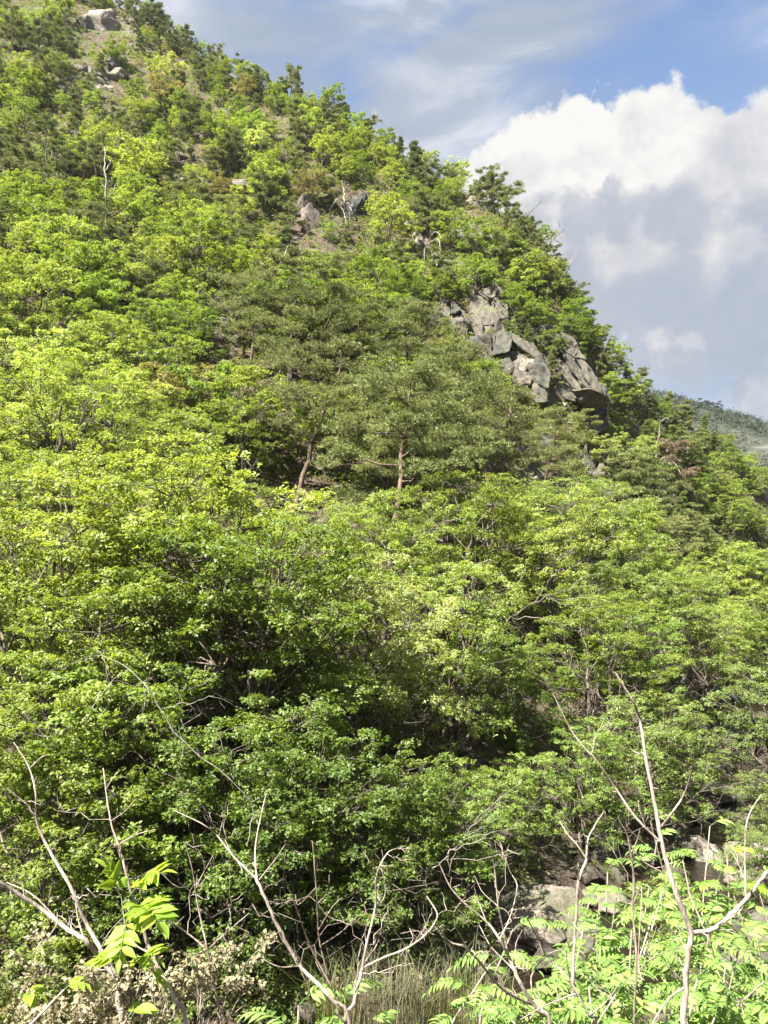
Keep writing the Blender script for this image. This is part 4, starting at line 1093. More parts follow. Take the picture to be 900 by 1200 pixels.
# ------------------------------------------------------------------ undergrowth (nobody could count it)
def scatter_ground():
    r = np.random.default_rng(31); parts = []
    for (y0, y1, n, npl, ln, cr, tall) in [(14, 36, 2600, 18, 0.10, 0.34, .5), (36, 66, 5200, 18, 0.15, 0.46, 1.1), (66, 170, 12500, 15, 0.20, 0.50, 1.3)]:
        sel = np.nonzero((HITP[:, 1] >= y0) & (HITP[:, 1] < y1) & (HITP[:, 1] > stream_y(HITP[:, 0]) + 2.4))[0]
        q = sel[r.integers(len(sel), size=n)]
        j = r.normal(size=(n, 2)) * 0.9; x = HITP[q, 0] + j[:, 0]; y = HITP[q, 1] + j[:, 1]
        ok = (y > stream_y(x) + 2.6) & (y < np.interp(x, RIDGE[:, 0], RIDGE[:, 1]) + 8)
        ok &= vnoise(x / 5 + 40, y / 5 + 11) < 0.17 + 0.35 * r.random(n)
        px, py = HITPX[q, 0], HITPX[q, 1]
        for e in KEEP[:18]: ok &= ~((px > e[0]) & (px < e[2]) & (py > e[1] + 3) & (py < e[3]) & (r.random(n) < .85))
        x, y = x[ok], y[ok]; m = len(x)
        for lvl in range(2):
            jj = r.normal(size=(m, 2)) * 0.25 * lvl
            z = height(x, y) + 0.10 + tall * (0.25 + 0.5 * lvl) * r.random(m) ** 1.5
            parts.append(clump_leaves(np.stack([x + jj[:, 0], y + jj[:, 1], z], 1), cr * (0.5 + 0.9 * r.random(m)), npl, ln, r, ros=3, flat=0.8))
    # near bank
    n = 900; y = r.uniform(4, 27, n); x = r.uniform(-0.6, 0.75, n) * y + 1.0
    ok = (y < stream_y(x) - 2.2); x, y = x[ok], y[ok]
    parts.append(clump_leaves(np.stack([x, y, height(x, y) + .12], 1), 0.30 * (0.6 + r.random(len(x))), 24, 0.075, r, ros=3, flat=0.7))
    v, f, a = join(parts)
    tag(link('undergrowth', mesh_np('undergrowth', v, f, M['under'], a)), 'low leafy undergrowth and brown litter over the slope and banks', None, None, 'stuff')


scatter_ground()


def dry_brush():
    r = np.random.default_rng(91); sel = np.nonzero(HITP[:, 1] > 34)[0]; n = 5200
    q = sel[r.integers(len(sel), size=n)]; x = HITP[q, 0] + r.normal(size=n); y = HITP[q, 1] + r.normal(size=n)
    ok = (vnoise(x / 5 + 40, y / 5 + 11) > -0.02) & (y > stream_y(x) + 4) & (y < np.interp(x, RIDGE[:, 0], RIDGE[:, 1]) + 8); x, y = x[ok], y[ok]
    c = np.stack([x, y, height(x, y)], 1)
    v, f, a = needle_tufts(c, np.tile([[0, 0, 1.0]], (len(c), 1)), 0.75, 0.035, 16, r, r.random(len(c)))
    tag(link('dry_brush', mesh_np('dry_brush', v, f, M['straw'], a)), 'dry straw coloured grass and brush on the bare patches', None, None, 'stuff')


dry_brush()


def grass_tufts():
    r = np.random.default_rng(12)
    spots = [(425, 1190, 0.55, 150, 'straw', 'tuft of dry straw coloured grass at the foot of the bare stems'), (480, 1172, 0.75, 300, 'straw', 'tall tuft of half dry arching grass by the dark pool'),
             (545, 1150, 0.9, 300, 'under', 'tuft of dark green grass at the pool edge'), (392, 1195, 0.5, 160, 'under', 'short grass tuft beside the shaded bushes')]
    for (px, py, rad, n, mat, lab) in spots:
        p = unproject(px, py + 60, 14.0); g = np.array([p[0], 14.0, max(H(p[0], 14.0), unproject(px, 1225, 14.0)[2])])
        g[2] = unproject(px, 1205, 14.0)[2]
        base = g + np.stack([r.normal(size=n) * rad * .45, r.normal(size=n) * rad * .4, np.zeros(n)], 1)
        base[:, 2] = np.minimum(g[2], height(base[:, 0], base[:, 1]) + 0.0)
        az = r.random(n) * 6.28; L = (0.7 + 0.7 * r.random(n)) * 1.0; lean = 0.25 + 0.6 * r.random(n)
        d = np.stack([np.cos(az), np.sin(az), 0 * az], 1); s = np.stack([-np.sin(az), np.cos(az), 0 * az], 1)
        vs = []; K = 6; w = 0.008
        top = g[2] - base[:, 2]
        for k in range(K):
            t = k / (K - 1)
            c = base + d * (lean * t ** 2 * L)[:, None] + np.array([0, 0, 1.0]) * ((L * (t - 0.35 * lean * t ** 3)) + top * min(1, t * 2))[:, None]
            ww = w * (1 - t * 0.9); vs += [c - s * ww, c + s * ww]
        V = np.stack(vs, 1) - g; f = []
        idx = np.arange(n)[:, None] * (2 * K)
        for k in range(K - 1): f.append(idx + np.array([[2 * k, 2 * k + 1, 2 * k + 3, 2 * k + 2]]))
        o = link('grass_tuft', mesh_np('grass_tuft', V.reshape(-1, 3), np.concatenate(f), M[mat], np.repeat(r.random(n), 2 * K)))
        o.location = g; tag(o, lab, 'grass', 'grass tufts by the pool')


grass_tufts()

# ------------------------------------------------------------------ foreground saplings
def leaflet_mesh(name, mat, seed, wid=0.30):
    r = np.random.default_rng(seed); K = 6; t = np.linspace(0, 1, K)
    w = np.array([0.03, 0.75, 1.0, 0.85, 0.48, 0.0]) * wid * .5
    y = np.sin(t * 2.0 + r.random()) * 0.02; z = 0.05 * np.sin(np.pi * t) - 0.16 * t ** 2 * (0.6 + r.random() * .8)
    mid = np.stack([t, y, z - 0.03], 1); l = np.stack([t, y + w, z + 0.25 * w], 1); rr = np.stack([t, y - w, z + 0.25 * w], 1)
    v = np.concatenate([mid, l, rr]); f = []
    for k in range(K - 1): f += [[k, k + 1, K + k + 1, K + k], [k, 2 * K + k, 2 * K + k + 1, k + 1]]
    return mesh_np(name, v, np.array(f), M[mat], np.full(len(v), 0.2 + 0.6 * r.random()), smooth=True)


LEAFLETS = {m: [leaflet_mesh('leaflet', m, s, w) for s in range(4)] for m, w in (('ailanthus', 0.31), ('fresh', 0.42))}


def frond(parent, org, dirn, length, pairs, ll, mat, r, droop=0.5, separate=True, fold=0.0):
    """pinnate leaf: rachis part with its leaflets as sub-parts (or joined when small)"""
    d = unit(np.array(dirn, float)); n = 9; t = np.linspace(0, 1, n)
    P = d * (t * length)[:, None] + np.array([0, 0, -1.0]) * (droop * length * t ** 2.2)[:, None]
    tb = Tubes(); tb.add(P, np.linspace(0.0032, 0.0012, n), 4)
    items = []
    for i in range(pairs * 2 + 1):
        k = i // 2; side = 1 if i % 2 else -1; u = 0.26 + 0.70 * (k / pairs) if i < pairs * 2 else 1.0
        p = np.array([np.interp(u, t, P[:, a]) for a in range(3)])
        tg = unit(np.array([np.interp(min(1, u + .05), t, P[:, a]) - np.interp(max(0, u - .1), t, P[:, a]) for a in range(3)]))
        sd = unit(np.cross(tg, np.array([0, 0, 1.0]) + r.normal(size=3) * .08)); up = np.cross(sd, tg)
        if up[2] < 0: up = -up
        x = tg if i == pairs * 2 else unit(tg * (0.45 + .15 * r.random()) + sd * side + up * (fold + r.normal() * .12) + np.array([0, 0, -.18]))
        z = unit(up + r.normal(size=3) * .18); y = unit(np.cross(z, x)); z = np.cross(x, y)
        s = ll * (0.70 + 0.42 * math.sin(math.pi * min(1, 0.2 + u * .75))) * (0.9 + .2 * r.random())
        items.append((p, np.stack([x * s, y * s, z * s], 1)))
    ms = LEAFLETS[mat]
    ro = link('frond', tb.mesh('frond', M['ailanthus']), parent); ro.location = org
    if separate:
        for (p, m3) in items:
            lo = link('leaflet', ms[int(r.integers(4))], ro); mm = Matrix.Identity(4)
            for a in range(3):
                for b in range(3): mm[a][b] = m3[a, b]
                mm[a][3] = p[a]
            lo.matrix_local = mm
    else:
        vv = []; ff = []; nn = 0; aa = []
        for (p, m3) in items:
            me = ms[int(r.integers(4))]; co = np.zeros(len(me.vertices) * 3, np.float32); me.vertices.foreach_get('co', co); co = co.reshape(-1, 3) @ m3.T + p
            fi = np.zeros(len(me.loops), np.int32); me.loops.foreach_get('vertex_index', fi)
            vv.append(co); ff.append(fi.reshape(-1, 4) + nn); nn += len(co); aa.append(np.full(len(co), 0.2 + .6 * r.random()))
        lo = link('leaflets', mesh_np('leaflets', np.concatenate(vv), np.concatenate(ff), M[mat], np.concatenate(aa), smooth=True), ro); lo['kind'] = 'stuff'
    return ro


def sapling(name, label, depth, lines, mat='twig', cat='sapling', group='bare saplings on the near bank', buds=True, spread=0.18):
    """bare sapling: the first line is its stem and runs on down to the ground; widths in pixels"""
    p0 = unproject(*lines[0][0][0], depth); gx, gy = p0[0], depth; g = np.array([gx, gy, H(gx, gy)])
    root = empty(name, g); tag(root, label, cat, group)
    r = np.random.default_rng(int(lines[0][0][0][0] * 31)); k = depth / FPX * 0.5; made = []
    for i, (pts, w0, w1) in enumerate(lines):
        # a branch starts at the depth of the branch it leaves
        D0 = depth
        if i > 0 and made:
            best = min(((math.hypot(q[0] - pts[0][0], q[1] - pts[0][1]), q[2]) for q in made)); D0 = best[1]
        slope = 0 if i == 0 else r.normal() * spread * depth
        P = []
        L = sum(math.hypot(pts[j + 1][0] - pts[j][0], pts[j + 1][1] - pts[j][1]) for j in range(len(pts) - 1)); run = 0
        for j, (px, py) in enumerate(pts):
            if j: run += math.hypot(px - pts[j - 1][0], py - pts[j - 1][1])
            D = D0 + slope * min(1.0, run / 300.0) + (0 if j == 0 else r.normal() * 0.008 * depth)
            P.append(unproject(px, py, D)); made.append((px, py, D))
        P = np.array(P) - g
        for a, b in zip(range(len(pts) - 1), range(1, len(pts))):
            for q in (.25, .5, .75): made.append((pts[a][0] + (pts[b][0] - pts[a][0]) * q, pts[a][1] + (pts[b][1] - pts[a][1]) * q, D0 + slope * .5 * 0 + (made[-1][2] - D0) * q))
        if i == 0: P = np.vstack([np.array([0, 0, -0.2]), P[0] * 0.5 + np.array([r.normal() * .03, 0, 0]), P])
        n = max(8, len(P) * 5); C = curve_pts(P, n)
        C[1:-1] += r.normal(size=(n - 2, 3)) * w1 * k * 0.12
        rad = np.interp(np.linspace(0, 1, n), [0, 1], [w0 * k * .60, w1 * k * .60]) * (1 + 0.035 * r.normal(size=n))
        tb = Tubes(); tb.add(C, rad, 8)
        if buds:
            for j in range(3, n, 4):       # short side shoots and buds
                d = unit(r.normal(size=3) + np.array([0, 0, .6])) * (0.012 + 0.05 * r.random() ** 3) * depth / 4.5
                if r.random() < 0.20:       # a finer twig with its own side twigs
                    L2 = (0.10 + 0.22 * r.random()) * depth / 4.5; e2 = C[j] + unit((C[j] - C[j - 3]) + r.normal(size=3) * np.linalg.norm(C[j] - C[j - 3]) * .9 + np.array([0, 0, .02])) * L2
                    pp = branch_path(C[j], e2, r, -0.05, 7, 0.05); tb.add(pp, np.linspace(min(rad[j] * .45, .004), 0.0013, 7), 5)
                    for _q in range(3):
                        a_ = pp[int(r.integers(2, 6))]; tb.add(branch_path(a_, a_ + unit(e2 - C[j] + r.normal(size=3) * L2 * .8) * L2 * .35, r, 0, 4, .06), np.linspace(.0022, .001, 4), 4)
                tb.add(np.stack([C[j], C[j] + d * .6, C[j] + d]), np.array([rad[j] * .5, rad[j] * .32, 0.0012]), 4)
        link('stem' if i == 0 else 'branch', tb.mesh('sapling_wood', M[mat]), root)
    return root, g


sapling('bare_sapling', 'stout forked bare sapling with a curved side limb over the green fronds', 4.6, [
    ([(802, 1215), (804, 1160), (810, 1092)], 13, 11), ([(810, 1092), (790, 1040), (775, 985), (768, 945), (757, 890), (750, 845), (742, 822), (721, 788)], 10.5, 2.4), ([(772, 985), (745, 958), (722, 925), (700, 893), (672, 860), (648, 813)], 5, 2),
    ([(776, 968), (788, 952), (800, 934), (808, 914), (812, 896)], 5, 2), ([(811, 1093), (832, 1090), (850, 1078), (872, 1056), (888, 1036), (904, 1016), (930, 990)], 9, 5), ([(874, 1052), (873, 1010), (874, 972), (880, 950), (892, 932)], 4.2, 1.8),
    ([(808, 1118), (796, 1100), (778, 1086)], 3, 1.2), ([(804, 1156), (790, 1165), (776, 1180), (762, 1204)], 4.5, 2.5), ([(750, 848), (744, 826), (746, 800)], 2.4, 1.2), ([(779, 1024), (752, 1008), (735, 985)], 3.2, 1.5)])
sapling('bare_sapling', 'slender pale bare sapling kinked and forked in front of the dark gully', 5.4, [
    ([(671, 1215), (672, 1130), (676, 1065), (678, 1032), (687, 1008)], 7, 5), ([(687, 1008), (689, 984), (698, 966), (707, 952)], 4.5, 1.8), ([(687, 1006), (676, 990), (664, 976), (656, 962)], 3.4, 1.6), ([(678, 1032), (679, 1018), (678, 1010)], 2.5, 1.5), ([(688, 990), (685, 978), (684, 970)], 1.8, 1)])
sapling('bare_sapling', 'thin dark stem with a drooping tip left of the stout forked sapling', 5.2, [
    ([(743, 1215), (746, 1130), (741, 1062), (744, 1038), (738, 992)], 5, 3.6), ([(738, 992), (734, 976), (724, 958)], 3, 1.4), ([(742, 1060), (752, 1042), (748, 1120), (752, 1150)], 2.4, 1.5), ([(739, 1000), (746, 986), (750, 972)], 1.8, 1), ([(746, 1140), (768, 1120), (800, 1110)], 2.4, 1.2)], 'twigdark')
sapling('bare_sapling', 'many branched bare sapling in front of the large tan boulder', 5.0, [
    ([(646, 1215), (628, 1182), (608, 1150), (598, 1125)], 8, 6.5), ([(598, 1125), (585, 1100), (570, 1080), (546, 1060), (528, 1040), (514, 1010)], 5.5, 1.8), ([(596, 1120), (590, 1090), (584, 1062), (580, 1022), (574, 985)], 4, 1.5), ([(586, 1100), (598, 1074), (606, 1040), (600, 1025)], 3.2, 1.3),
    ([(570, 1080), (560, 1055), (556, 1040)], 2.4, 1.2), ([(612, 1158), (600, 1135), (576, 1110), (562, 1085)], 3.5, 1.5), ([(625, 1178), (590, 1160), (560, 1125), (545, 1110), (526, 1103), (512, 1084)], 5, 2), ([(548, 1112), (538, 1094), (530, 1082)], 2, 1), ([(640, 1205), (622, 1150), (640, 1120), (660, 1112)], 3, 1.3), ([(584, 1062), (566, 1046), (556, 1026)], 2, 1), ([(606, 1148), (604, 1110), (612, 1090)], 2.4, 1.2)], 'twig')
sapling('bare_sapling', 'crooked bare stems crossing over the fronds below the tan boulder', 4.8, [
    ([(700, 1215), (690, 1190), (668, 1150), (640, 1120)], 4.5, 3), ([(640, 1120), (620, 1080), (606, 1058)], 2.8, 1.2), ([(690, 1190), (712, 1172), (734, 1140)], 3, 1.4), ([(676, 1164), (640, 1178), (610, 1195)], 3.4, 2), ([(668, 1150), (664, 1120), (668, 1096)], 2, 1)])
sapling('bare_sapling', 'bare sapling with a long limb sweeping out above the dry grass', 4.8, [
    ([(404, 1215), (414, 1176), (425, 1133)], 7, 6), ([(425, 1133), (431, 1100), (440, 1062), (441, 1026), (454, 1000), (466, 994)], 5.5, 1.5), ([(425, 1134), (450, 1122), (475, 1112), (496, 1098), (508, 1084), (512, 1070), (500, 1050)], 5, 2), ([(441, 1028), (434, 1012), (426, 998)], 2, 1), ([(438, 1066), (450, 1052), (452, 1036)], 2.4, 1),
    ([(430, 1110), (428, 1090), (434, 1070)], 2, 1), ([(427, 1128), (440, 1110), (444, 1100)], 2, 1), ([(478, 1111), (484, 1100), (480, 1088)], 1.8, 1), ([(500, 1094), (498, 1080), (494, 1070)], 1.6, .9)])
sapling('bare_sapling', 'long leaning bare stem with upright side shoots in the lower middle', 4.6, [
    ([(412, 1215), (388, 1170), (352, 1132), (326, 1086), (308, 1046), (300, 1029)], 9, 5.5), ([(300, 1029), (275, 1005), (255, 980), (238, 966), (205, 950)], 4, 1.6), ([(301, 1030), (299, 995), (306, 955), (312, 930)], 4, 1.4), ([(303, 1032), (322, 1008), (334, 990)], 3, 1.2), ([(256, 982), (262, 958), (266, 935)], 2, 1), ([(352, 1132), (328, 1133), (308, 1124)], 2.6, 1.2), ([(272, 1002), (280, 1012), (284, 1020)], 1.5, .8)])
sapling('bare_sapling', 'two thin upright bare stems behind the long leaning one', 5.2, [
    ([(398, 1215), (388, 1160), (374, 1100), (371, 1045), (366, 985)], 4.6, 2), ([(373, 1090), (388, 1065), (400, 1052)], 2, 1), ([(386, 1152), (364, 1110), (346, 1060), (334, 1030)], 3.4, 1.4), ([(371, 1060), (384, 1045), (386, 1025)], 1.8, 1), ([(370, 1040), (350, 1060), (346, 1048)], 1.6, .8), ([(376, 1108), (400, 1092), (420, 1072)], 2, 1)], 'twigdark')
sapling('bare_sapling', 'thick smooth bare limb rising from the left with a tall branching shoot', 4.2, [
    ([(142, 1215), (140, 1180), (138, 1148)], 11, 10), ([(138, 1148), (118, 1112), (100, 1080), (83, 1040), (56, 993), (43, 961), (42, 930), (33, 897), (16, 870)], 9, 2), ([(138, 1148), (118, 1124), (98, 1101), (75, 1086), (40, 1060), (-5, 1032)], 9.5, 7), ([(42, 958), (28, 940), (6, 923)], 3, 1.4), ([(35, 900), (48, 888), (58, 884)], 2, 1), ([(60, 998), (68, 986), (74, 976)], 1.8, .9), ([(98, 1100), (90, 1070), (88, 1040)], 2.2, 1.2), ([(75, 1086), (40, 1050), (8, 1034)], 3.4, 2), ([(118, 1112), (130, 1090), (150, 1070)], 2.4, 1.2)])
_rt, G7 = sapling('sprouting_sapling', 'leaning sapling sprouting bright yellow green pinnate leaves', 4.0, [
    ([(218, 1215), (202, 1168), (178, 1118), (162, 1072), (150, 1032), (140, 992)], 9.5, 4.5), ([(140, 992), (130, 964), (124, 925), (121, 900)], 4, 1.6), ([(130, 962), (145, 952), (156, 940)], 2, 1), ([(139, 990), (160, 978), (182, 972)], 3, 1.4), ([(178, 1118), (160, 1108), (148, 1090), (142, 1050)], 3.2, 1.6), ([(124, 925), (132, 912), (138, 905)], 1.4, .8)])
sapling('bare_sapling', 'thin bare sapling with ladder like twigs beside the sprouting one', 4.6, [
    ([(256, 1215), (253, 1165), (243, 1113), (232, 1062), (226, 1022), (217, 988)], 5.5, 1.6), ([(243, 1113), (220, 1094), (194, 1076)], 3.6, 1.8), ([(242, 1114), (264, 1094), (292, 1070)], 3, 1.2), ([(229, 1040), (240, 1020), (250, 1002)], 2, .9), ([(248, 1140), (226, 1126), (206, 1160)], 2.6, 1.2), ([(246, 1130), (268, 1120), (284, 1104)], 1.8, .9), ([(250, 1160), (270, 1150), (286, 1135)], 2, 1), ([(264, 1094), (270, 1076), (268, 1062)], 1.4, .7)])

r7 = np.random.default_rng(77)
for (px, py, dx, dz, L, pairs, ll, D) in [(141, 1052, -0.25, 0.85, 0.30, 6, 0.135, 3.95), (152, 1050, 0.55, 0.75, 0.32, 6, 0.15, 3.9), (158, 1068, 0.7, 0.45, 0.30, 6, 0.15, 3.85), (156, 1062, 0.5, 0.25, 0.30, 6, 0.155, 3.8),
                                         (150, 1075, 0.05, -0.2, 0.20, 4, 0.11, 3.8), (160, 1125, 0.6, 0.5, 0.18, 4, 0.13, 3.9), (150, 1130, -0.2, 0.55, 0.18, 4, 0.13, 3.85), (166, 1128, 0.35, -0.35, 0.18, 4, 0.12, 3.85), (140, 1125, -.5, .2, .16, 4, .11, 3.9)]:
    frond(_rt, unproject(px, py, D) - G7, (dx, r7.normal() * .35 - 0.2, dz), L * .82, pairs, ll * .78, 'fresh', r7, droop=0.35, fold=0.25)


def frond_plant(px, py, depth, nf, label, L=0.44, mat='ailanthus', pairs=8, ll=0.094, separate=True, seed=0):
    r = np.random.default_rng(900 + seed); top = unproject(px, py, depth); g = np.array([top[0] + r.normal() * .1, depth + .1, H(top[0], depth)])
    root = empty('pinnate_sapling', g); tag(root, label, 'sapling', 'green pinnate saplings on the near bank')
    T = top - g; bend = np.array([r.normal() * .25, r.normal() * .2, 0]); tb = Tubes(); st = curve_pts([np.array([0, 0, -.2]), T * np.array([.2, .2, .35]) + bend * .5, T * np.array([.6, .6, .72]) + bend, T], 12); tb.add(st, np.linspace(.016, .006, 12), 6)
    link('stem', tb.mesh('stem', M['twig']), root)
    for i in range(nf):
        az = i * 2.4 + r.random(); el = 0.75 - 0.95 * (i / nf) + r.normal() * .12
        o = st[int(11 - min(7, (i / nf) * 7.5))]
        frond(root, o, (math.cos(az), math.sin(az), el), L * (0.75 + .5 * r.random()), pairs, ll * (.85 + .3 * r.random()), mat, r, droop=0.45 + .25 * r.random(), separate=separate)


PL = [(600, 1092, 6.6, 9, 'green fronded sapling with hanging catkins before the large tan boulder'), (690, 1058, 7.4, 10, 'green fronded sapling beside the round topped grey rock'), (742, 1018, 7.4, 9, 'green fronded sapling under the stout forked stem'),
      (800, 1008, 7.2, 10, 'bright fronded sapling left of the white rock'), (852, 1002, 7.4, 10, 'yellow green fronded sapling in front of the white rock'), (884, 1080, 6.2, 10, 'fronded sapling under the curved side limb'),
      (828, 1078, 6.3, 10, 'fronded sapling behind the fork of the stout stem'), (766, 1070, 6.4, 10, 'fronded sapling left of the stout fork'), (700, 1112, 6.2, 10, 'fronded sapling right of the kinked pale stem'), (648, 1140, 6.0, 10, 'fronded sapling in front of the large tan boulder foot'),
      (575, 1130, 6.0, 7, 'fronded sapling hanging over the dark pool'), (722, 1165, 5.4, 10, 'lowest fronded sapling between the thin dark stem and kinked stem'), (780, 1130, 5.8, 10, 'fronded sapling directly left of the stout trunk'), (850, 1132, 5.6, 10, 'fronded sapling right of the stout trunk'),
      (896, 1150, 5.2, 9, 'fronded sapling in the lowest right corner'), (782, 1190, 5.1, 9, 'fronded sapling at the foot of the stout trunk'), (838, 1192, 5.0, 8, 'fronded sapling beside the pale pinkish rock'), (660, 1196, 5.1, 9, 'fronded sapling among the crooked crossing stems'),
      (545, 1204, 5.2, 7, 'low fronded sapling at the near edge of the dark pool'), (350, 1178, 5.2, 7, 'low fronded sapling at the foot of the long leaning stem'), (392, 1186, 5.0, 6, 'small fronded sapling below the sweeping limb'), (612, 1170, 5.5, 7, 'fronded sapling beside the small blue grey stone'),
      (770, 985, 7.6, 9, 'fronded sapling highest up the bank, left of the white rock'), (722, 1052, 6.9, 9, 'fronded sapling behind the thin dark stem'), (860, 1050, 6.6, 9, 'fronded sapling below the flat tan slab'), (806, 1044, 6.8, 9, 'fronded sapling between stout stem and curved limb'),
      (762, 962, 8.2, 8, 'pale fronded sapling standing against the white flecked bush'), (832, 968, 8.0, 9, 'fronded sapling just above the white rock'), (712, 1022, 7.8, 8, 'fronded sapling beside the dark gully mouth'), (886, 1030, 7.2, 8, 'fronded sapling in front of the flat tan slab'), (778, 1040, 6.9, 8, 'fronded sapling between the drooping dark tip and stout fork'),
      (700, 1072, 7.0, 8, 'slender fronded sapling rising between the pale kinked stem and the gully'), (842, 1030, 7.0, 9, 'fronded sapling directly below the white rock'), (790, 1100, 6.0, 9, 'fronded sapling hiding the left side of the stout fork'), (740, 1090, 6.3, 8, 'fronded sapling under the drooping dark stem tip'), (866, 1108, 5.9, 8, 'fronded sapling filling the space under the curved limb'), (640, 1168, 5.6, 8, 'fronded sapling behind the lower crossing stems'), (600, 1196, 5.3, 7, 'low fronds at the foot of the many branched sapling'),
      (664, 1104, 6.6, 9, 'fronded sapling hiding the right side of the large tan boulder'), (690, 1156, 5.7, 8, 'fronded sapling between crooked stems and kinked stem'), (868, 1176, 5.3, 8, 'fronded sapling above the pale pinkish rock'), (740, 1196, 5.0, 8, 'lowest fronds beside the thin dark stem'), (818, 1144, 5.4, 8, 'fronded sapling against the right side of the stout trunk')]
for i, (px, py, D, nf, lab) in enumerate(PL): frond_plant(px, py, D, nf + 9, lab, separate=D < 6.3, seed=i, mat='fresh' if i in (4,) else 'ailanthus')


def dry_shrub(px, py, depth, n, label, rad, mat='dry', green=0):
    r = np.random.default_rng(int(px)); top = unproject(px, py, depth); g = np.array([top[0], depth, H(top[0], depth)]); root = empty('dry_shrub', g); tag(root, label, 'shrub')
    T = top - g; tb = Tubes(); cs = []
    for i in range(16):
        e = T + np.array([r.normal() * rad, r.normal() * rad * .6, r.normal() * rad * .35]); tb.add(branch_path(np.array([0, 0, -.1]), e, r, 0, 7, .05), np.linspace(.008, .002, 7), 4)
        cs.append(e)
        for _ in range(4):
            e2 = e + np.array([r.normal() * rad * .45, r.normal() * rad * .4, r.normal() * rad * .25]); tb.add(branch_path(e * .92, e2, r, 0, 4, .08), np.linspace(.003, .0012, 4), 3); cs.append(e2)
    link('stem', tb.mesh('stem', M['twig']), root)
    cs = np.array(cs); v, f, a = clump_leaves(cs, np.full(len(cs), rad * .26), int(n * 1.6), 0.024, r, up=0.3, ros=4, flat=.9, wr=.75)
    link('leaves', mesh_np('leaves', v, f, M[mat], a), root)


dry_shrub(130, 1185, 4.3, 30, 'pale withered shrub with curled tan leaves in the lower left corner', 0.26)
dry_shrub(190, 1150, 4.4, 14, 'wisp of greyish withered leaves on the sprouting sapling stem', 0.13)
dry_shrub(30, 1192, 4.6, 30, 'leafy green shrub in the lowest left corner of the near bank', 0.22, 'under')
for i, (px, py, D, L, lab) in enumerate([(75, 1160, 4.1, .15, 'small yellow green sprout beside the withered shrub'), (150, 1192, 3.9, .17, 'bright star shaped sprout in front of the withered shrub'), (25, 1168, 4.4, .12, 'small pale sprout on the near bank at far left')]):
    frond_plant(px, py, D, 6, lab, L=L, mat='fresh', pairs=3, ll=0.10, seed=50 + i)

# ------------------------------------------------------------------ far hill woods
def far_woods():
    r = np.random.default_rng(44); n = 12000
    x = r.uniform(80, 330, n); y = r.uniform(190, 430, n); z = far_height(x, y)
    ok = (vnoise(x / 9 + 3, y / 9) < 0.24); x, y, z = x[ok], y[ok], z[ok]
    c = np.stack([x, y, z + 1.4], 1)
    v, f, a = clump_leaves(c, 1.0 + 1.3 * r.random(len(c)) ** 2, 20, 0.62, r, ros=3, flat=1.3)
    tag(link('far_woods', mesh_np('far_woods', v, f, M['farleaf'], a)), 'grey green woods covering the distant hill', None, None, 'stuff')


far_woods()
for i, (px, lab) in enumerate([(811, 'leftmost small pine on the distant ridge notch'), (817, 'second small pine on the distant ridge notch'), (826, 'widest dark pine on the distant ridge'), (834, 'thin pine right of the widest distant one'), (840, 'sparse pine near the pale rocks of the distant ridge'), (801, 'dark pine where the distant ridge meets the near slope')]):
    u = (px - 450) / FPX; Y = 398.0; X = u * Y * 1.02
    add = add_tree('pine_tree', 'pine_far', i % 4, 'farleaf', (X, Y, float(far_height(np.array([X]), np.array([Y]))[0]) - .3), i * 1.3, 1.15 if i != 2 else 1.45)
    tag(add, lab, 'pine tree', 'pines on the distant ridge')

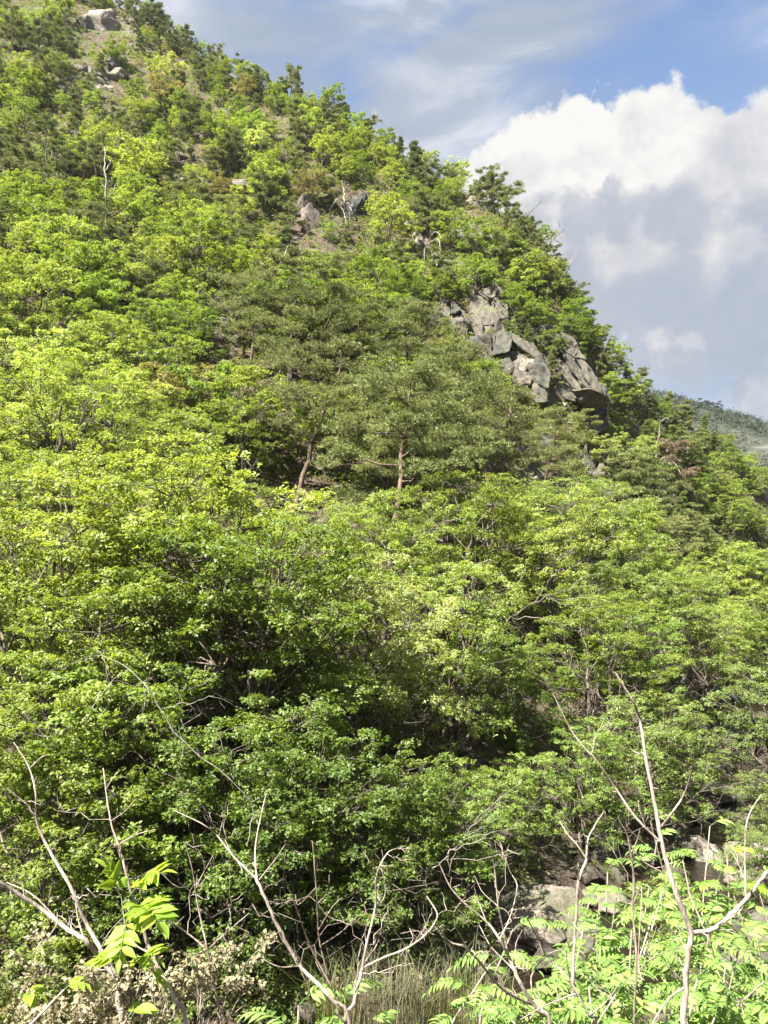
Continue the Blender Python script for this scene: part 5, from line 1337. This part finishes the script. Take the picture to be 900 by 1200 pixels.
# ------------------------------------------------------------------ air
def haze(x0, x1, y0, y1, z0, z1, density):
    v = [(x, y, z) for z in (z0, z1) for y in (y0, y1) for x in (x0, x1)]
    f = [(0, 2, 3, 1), (4, 5, 7, 6), (0, 1, 5, 4), (2, 6, 7, 3), (0, 4, 6, 2), (1, 3, 7, 5)]
    me = bpy.data.meshes.new('haze'); me.from_pydata(v, [], f); m = bpy.data.materials.new('haze_air'); m.use_nodes = True; m.node_tree.nodes.clear()
    t = NT(m.node_tree); o = t.n('ShaderNodeOutputMaterial'); p = t.n('ShaderNodeVolumePrincipled', ins={'Color': (0.86, 0.91, 1.0, 1), 'Density': density, 'Anisotropy': 0.2})
    m.node_tree.links.new(p.outputs[0], o.inputs['Volume']); me.materials.append(m)
    ob = tag(link('haze', me), 'thin pale haze in the air of the valley', None, None, 'stuff')


haze(-910, 910, -310, 1210, -6, 210, 0.00009)

# ------------------------------------------------------------------ labels: what each tree looks like and which landmark it stands by
def label_trees():
    ordw = ['nearest', 'second', 'third', 'fourth', 'fifth', 'sixth', 'seventh', 'eighth', 'ninth', 'tenth', 'eleventh', 'twelfth']
    slots = {}
    for t in TREES:
        t['root']['category'] = {'pine_tree': 'pine tree', 'conifer': 'conifer', 'broadleaf_tree': 'broadleaf tree'}[t['kind']]
        t['root']['group'] = {'pine_tree': 'pines on the hillside', 'conifer': 'narrow conifers on the hillside', 'broadleaf_tree': 'broadleaf trees on the hillside'}[t['kind']]
        if t['label']: t['root']['label'] = t['label']; continue
        c = []
        for (ph, lx, ly) in LAND:
            dx, dy = t['px'] - lx, t['py'] - ly; d = math.hypot(dx, dy)
            rel = ('right of' if dx > 0 else 'left of') if abs(dx) > abs(dy) else ('below' if dy > 0 else 'above')
            c.append((d, rel, ph))
        c.sort(); t['cand'] = c[:5]
    todo = [t for t in TREES if not t['label']]
    use = {}
    for t in sorted(todo, key=lambda t: t['cand'][0][0]):
        best = min(t['cand'], key=lambda q: q[0] + 70 * len(use.get((t['phrase'], q[1], q[2]), [])))
        use.setdefault((t['phrase'], best[1], best[2]), []).append((best[0], t))
    for (phr, rel, ph), l in use.items():
        l.sort(key=lambda q: q[0])
        for i, (_, t) in enumerate(l):
            where = f"{rel} the {ph}"
            t['root']['label'] = f"{phr}, {ordw[min(i, 11)]} one {where}" if len(l) > 1 else f"{phr} standing {where}"


label_trees()
print('objects', len(bpy.data.objects), 'trees', len(TREES), 'tris', sum(len(m.polygons) for m in bpy.data.meshes))
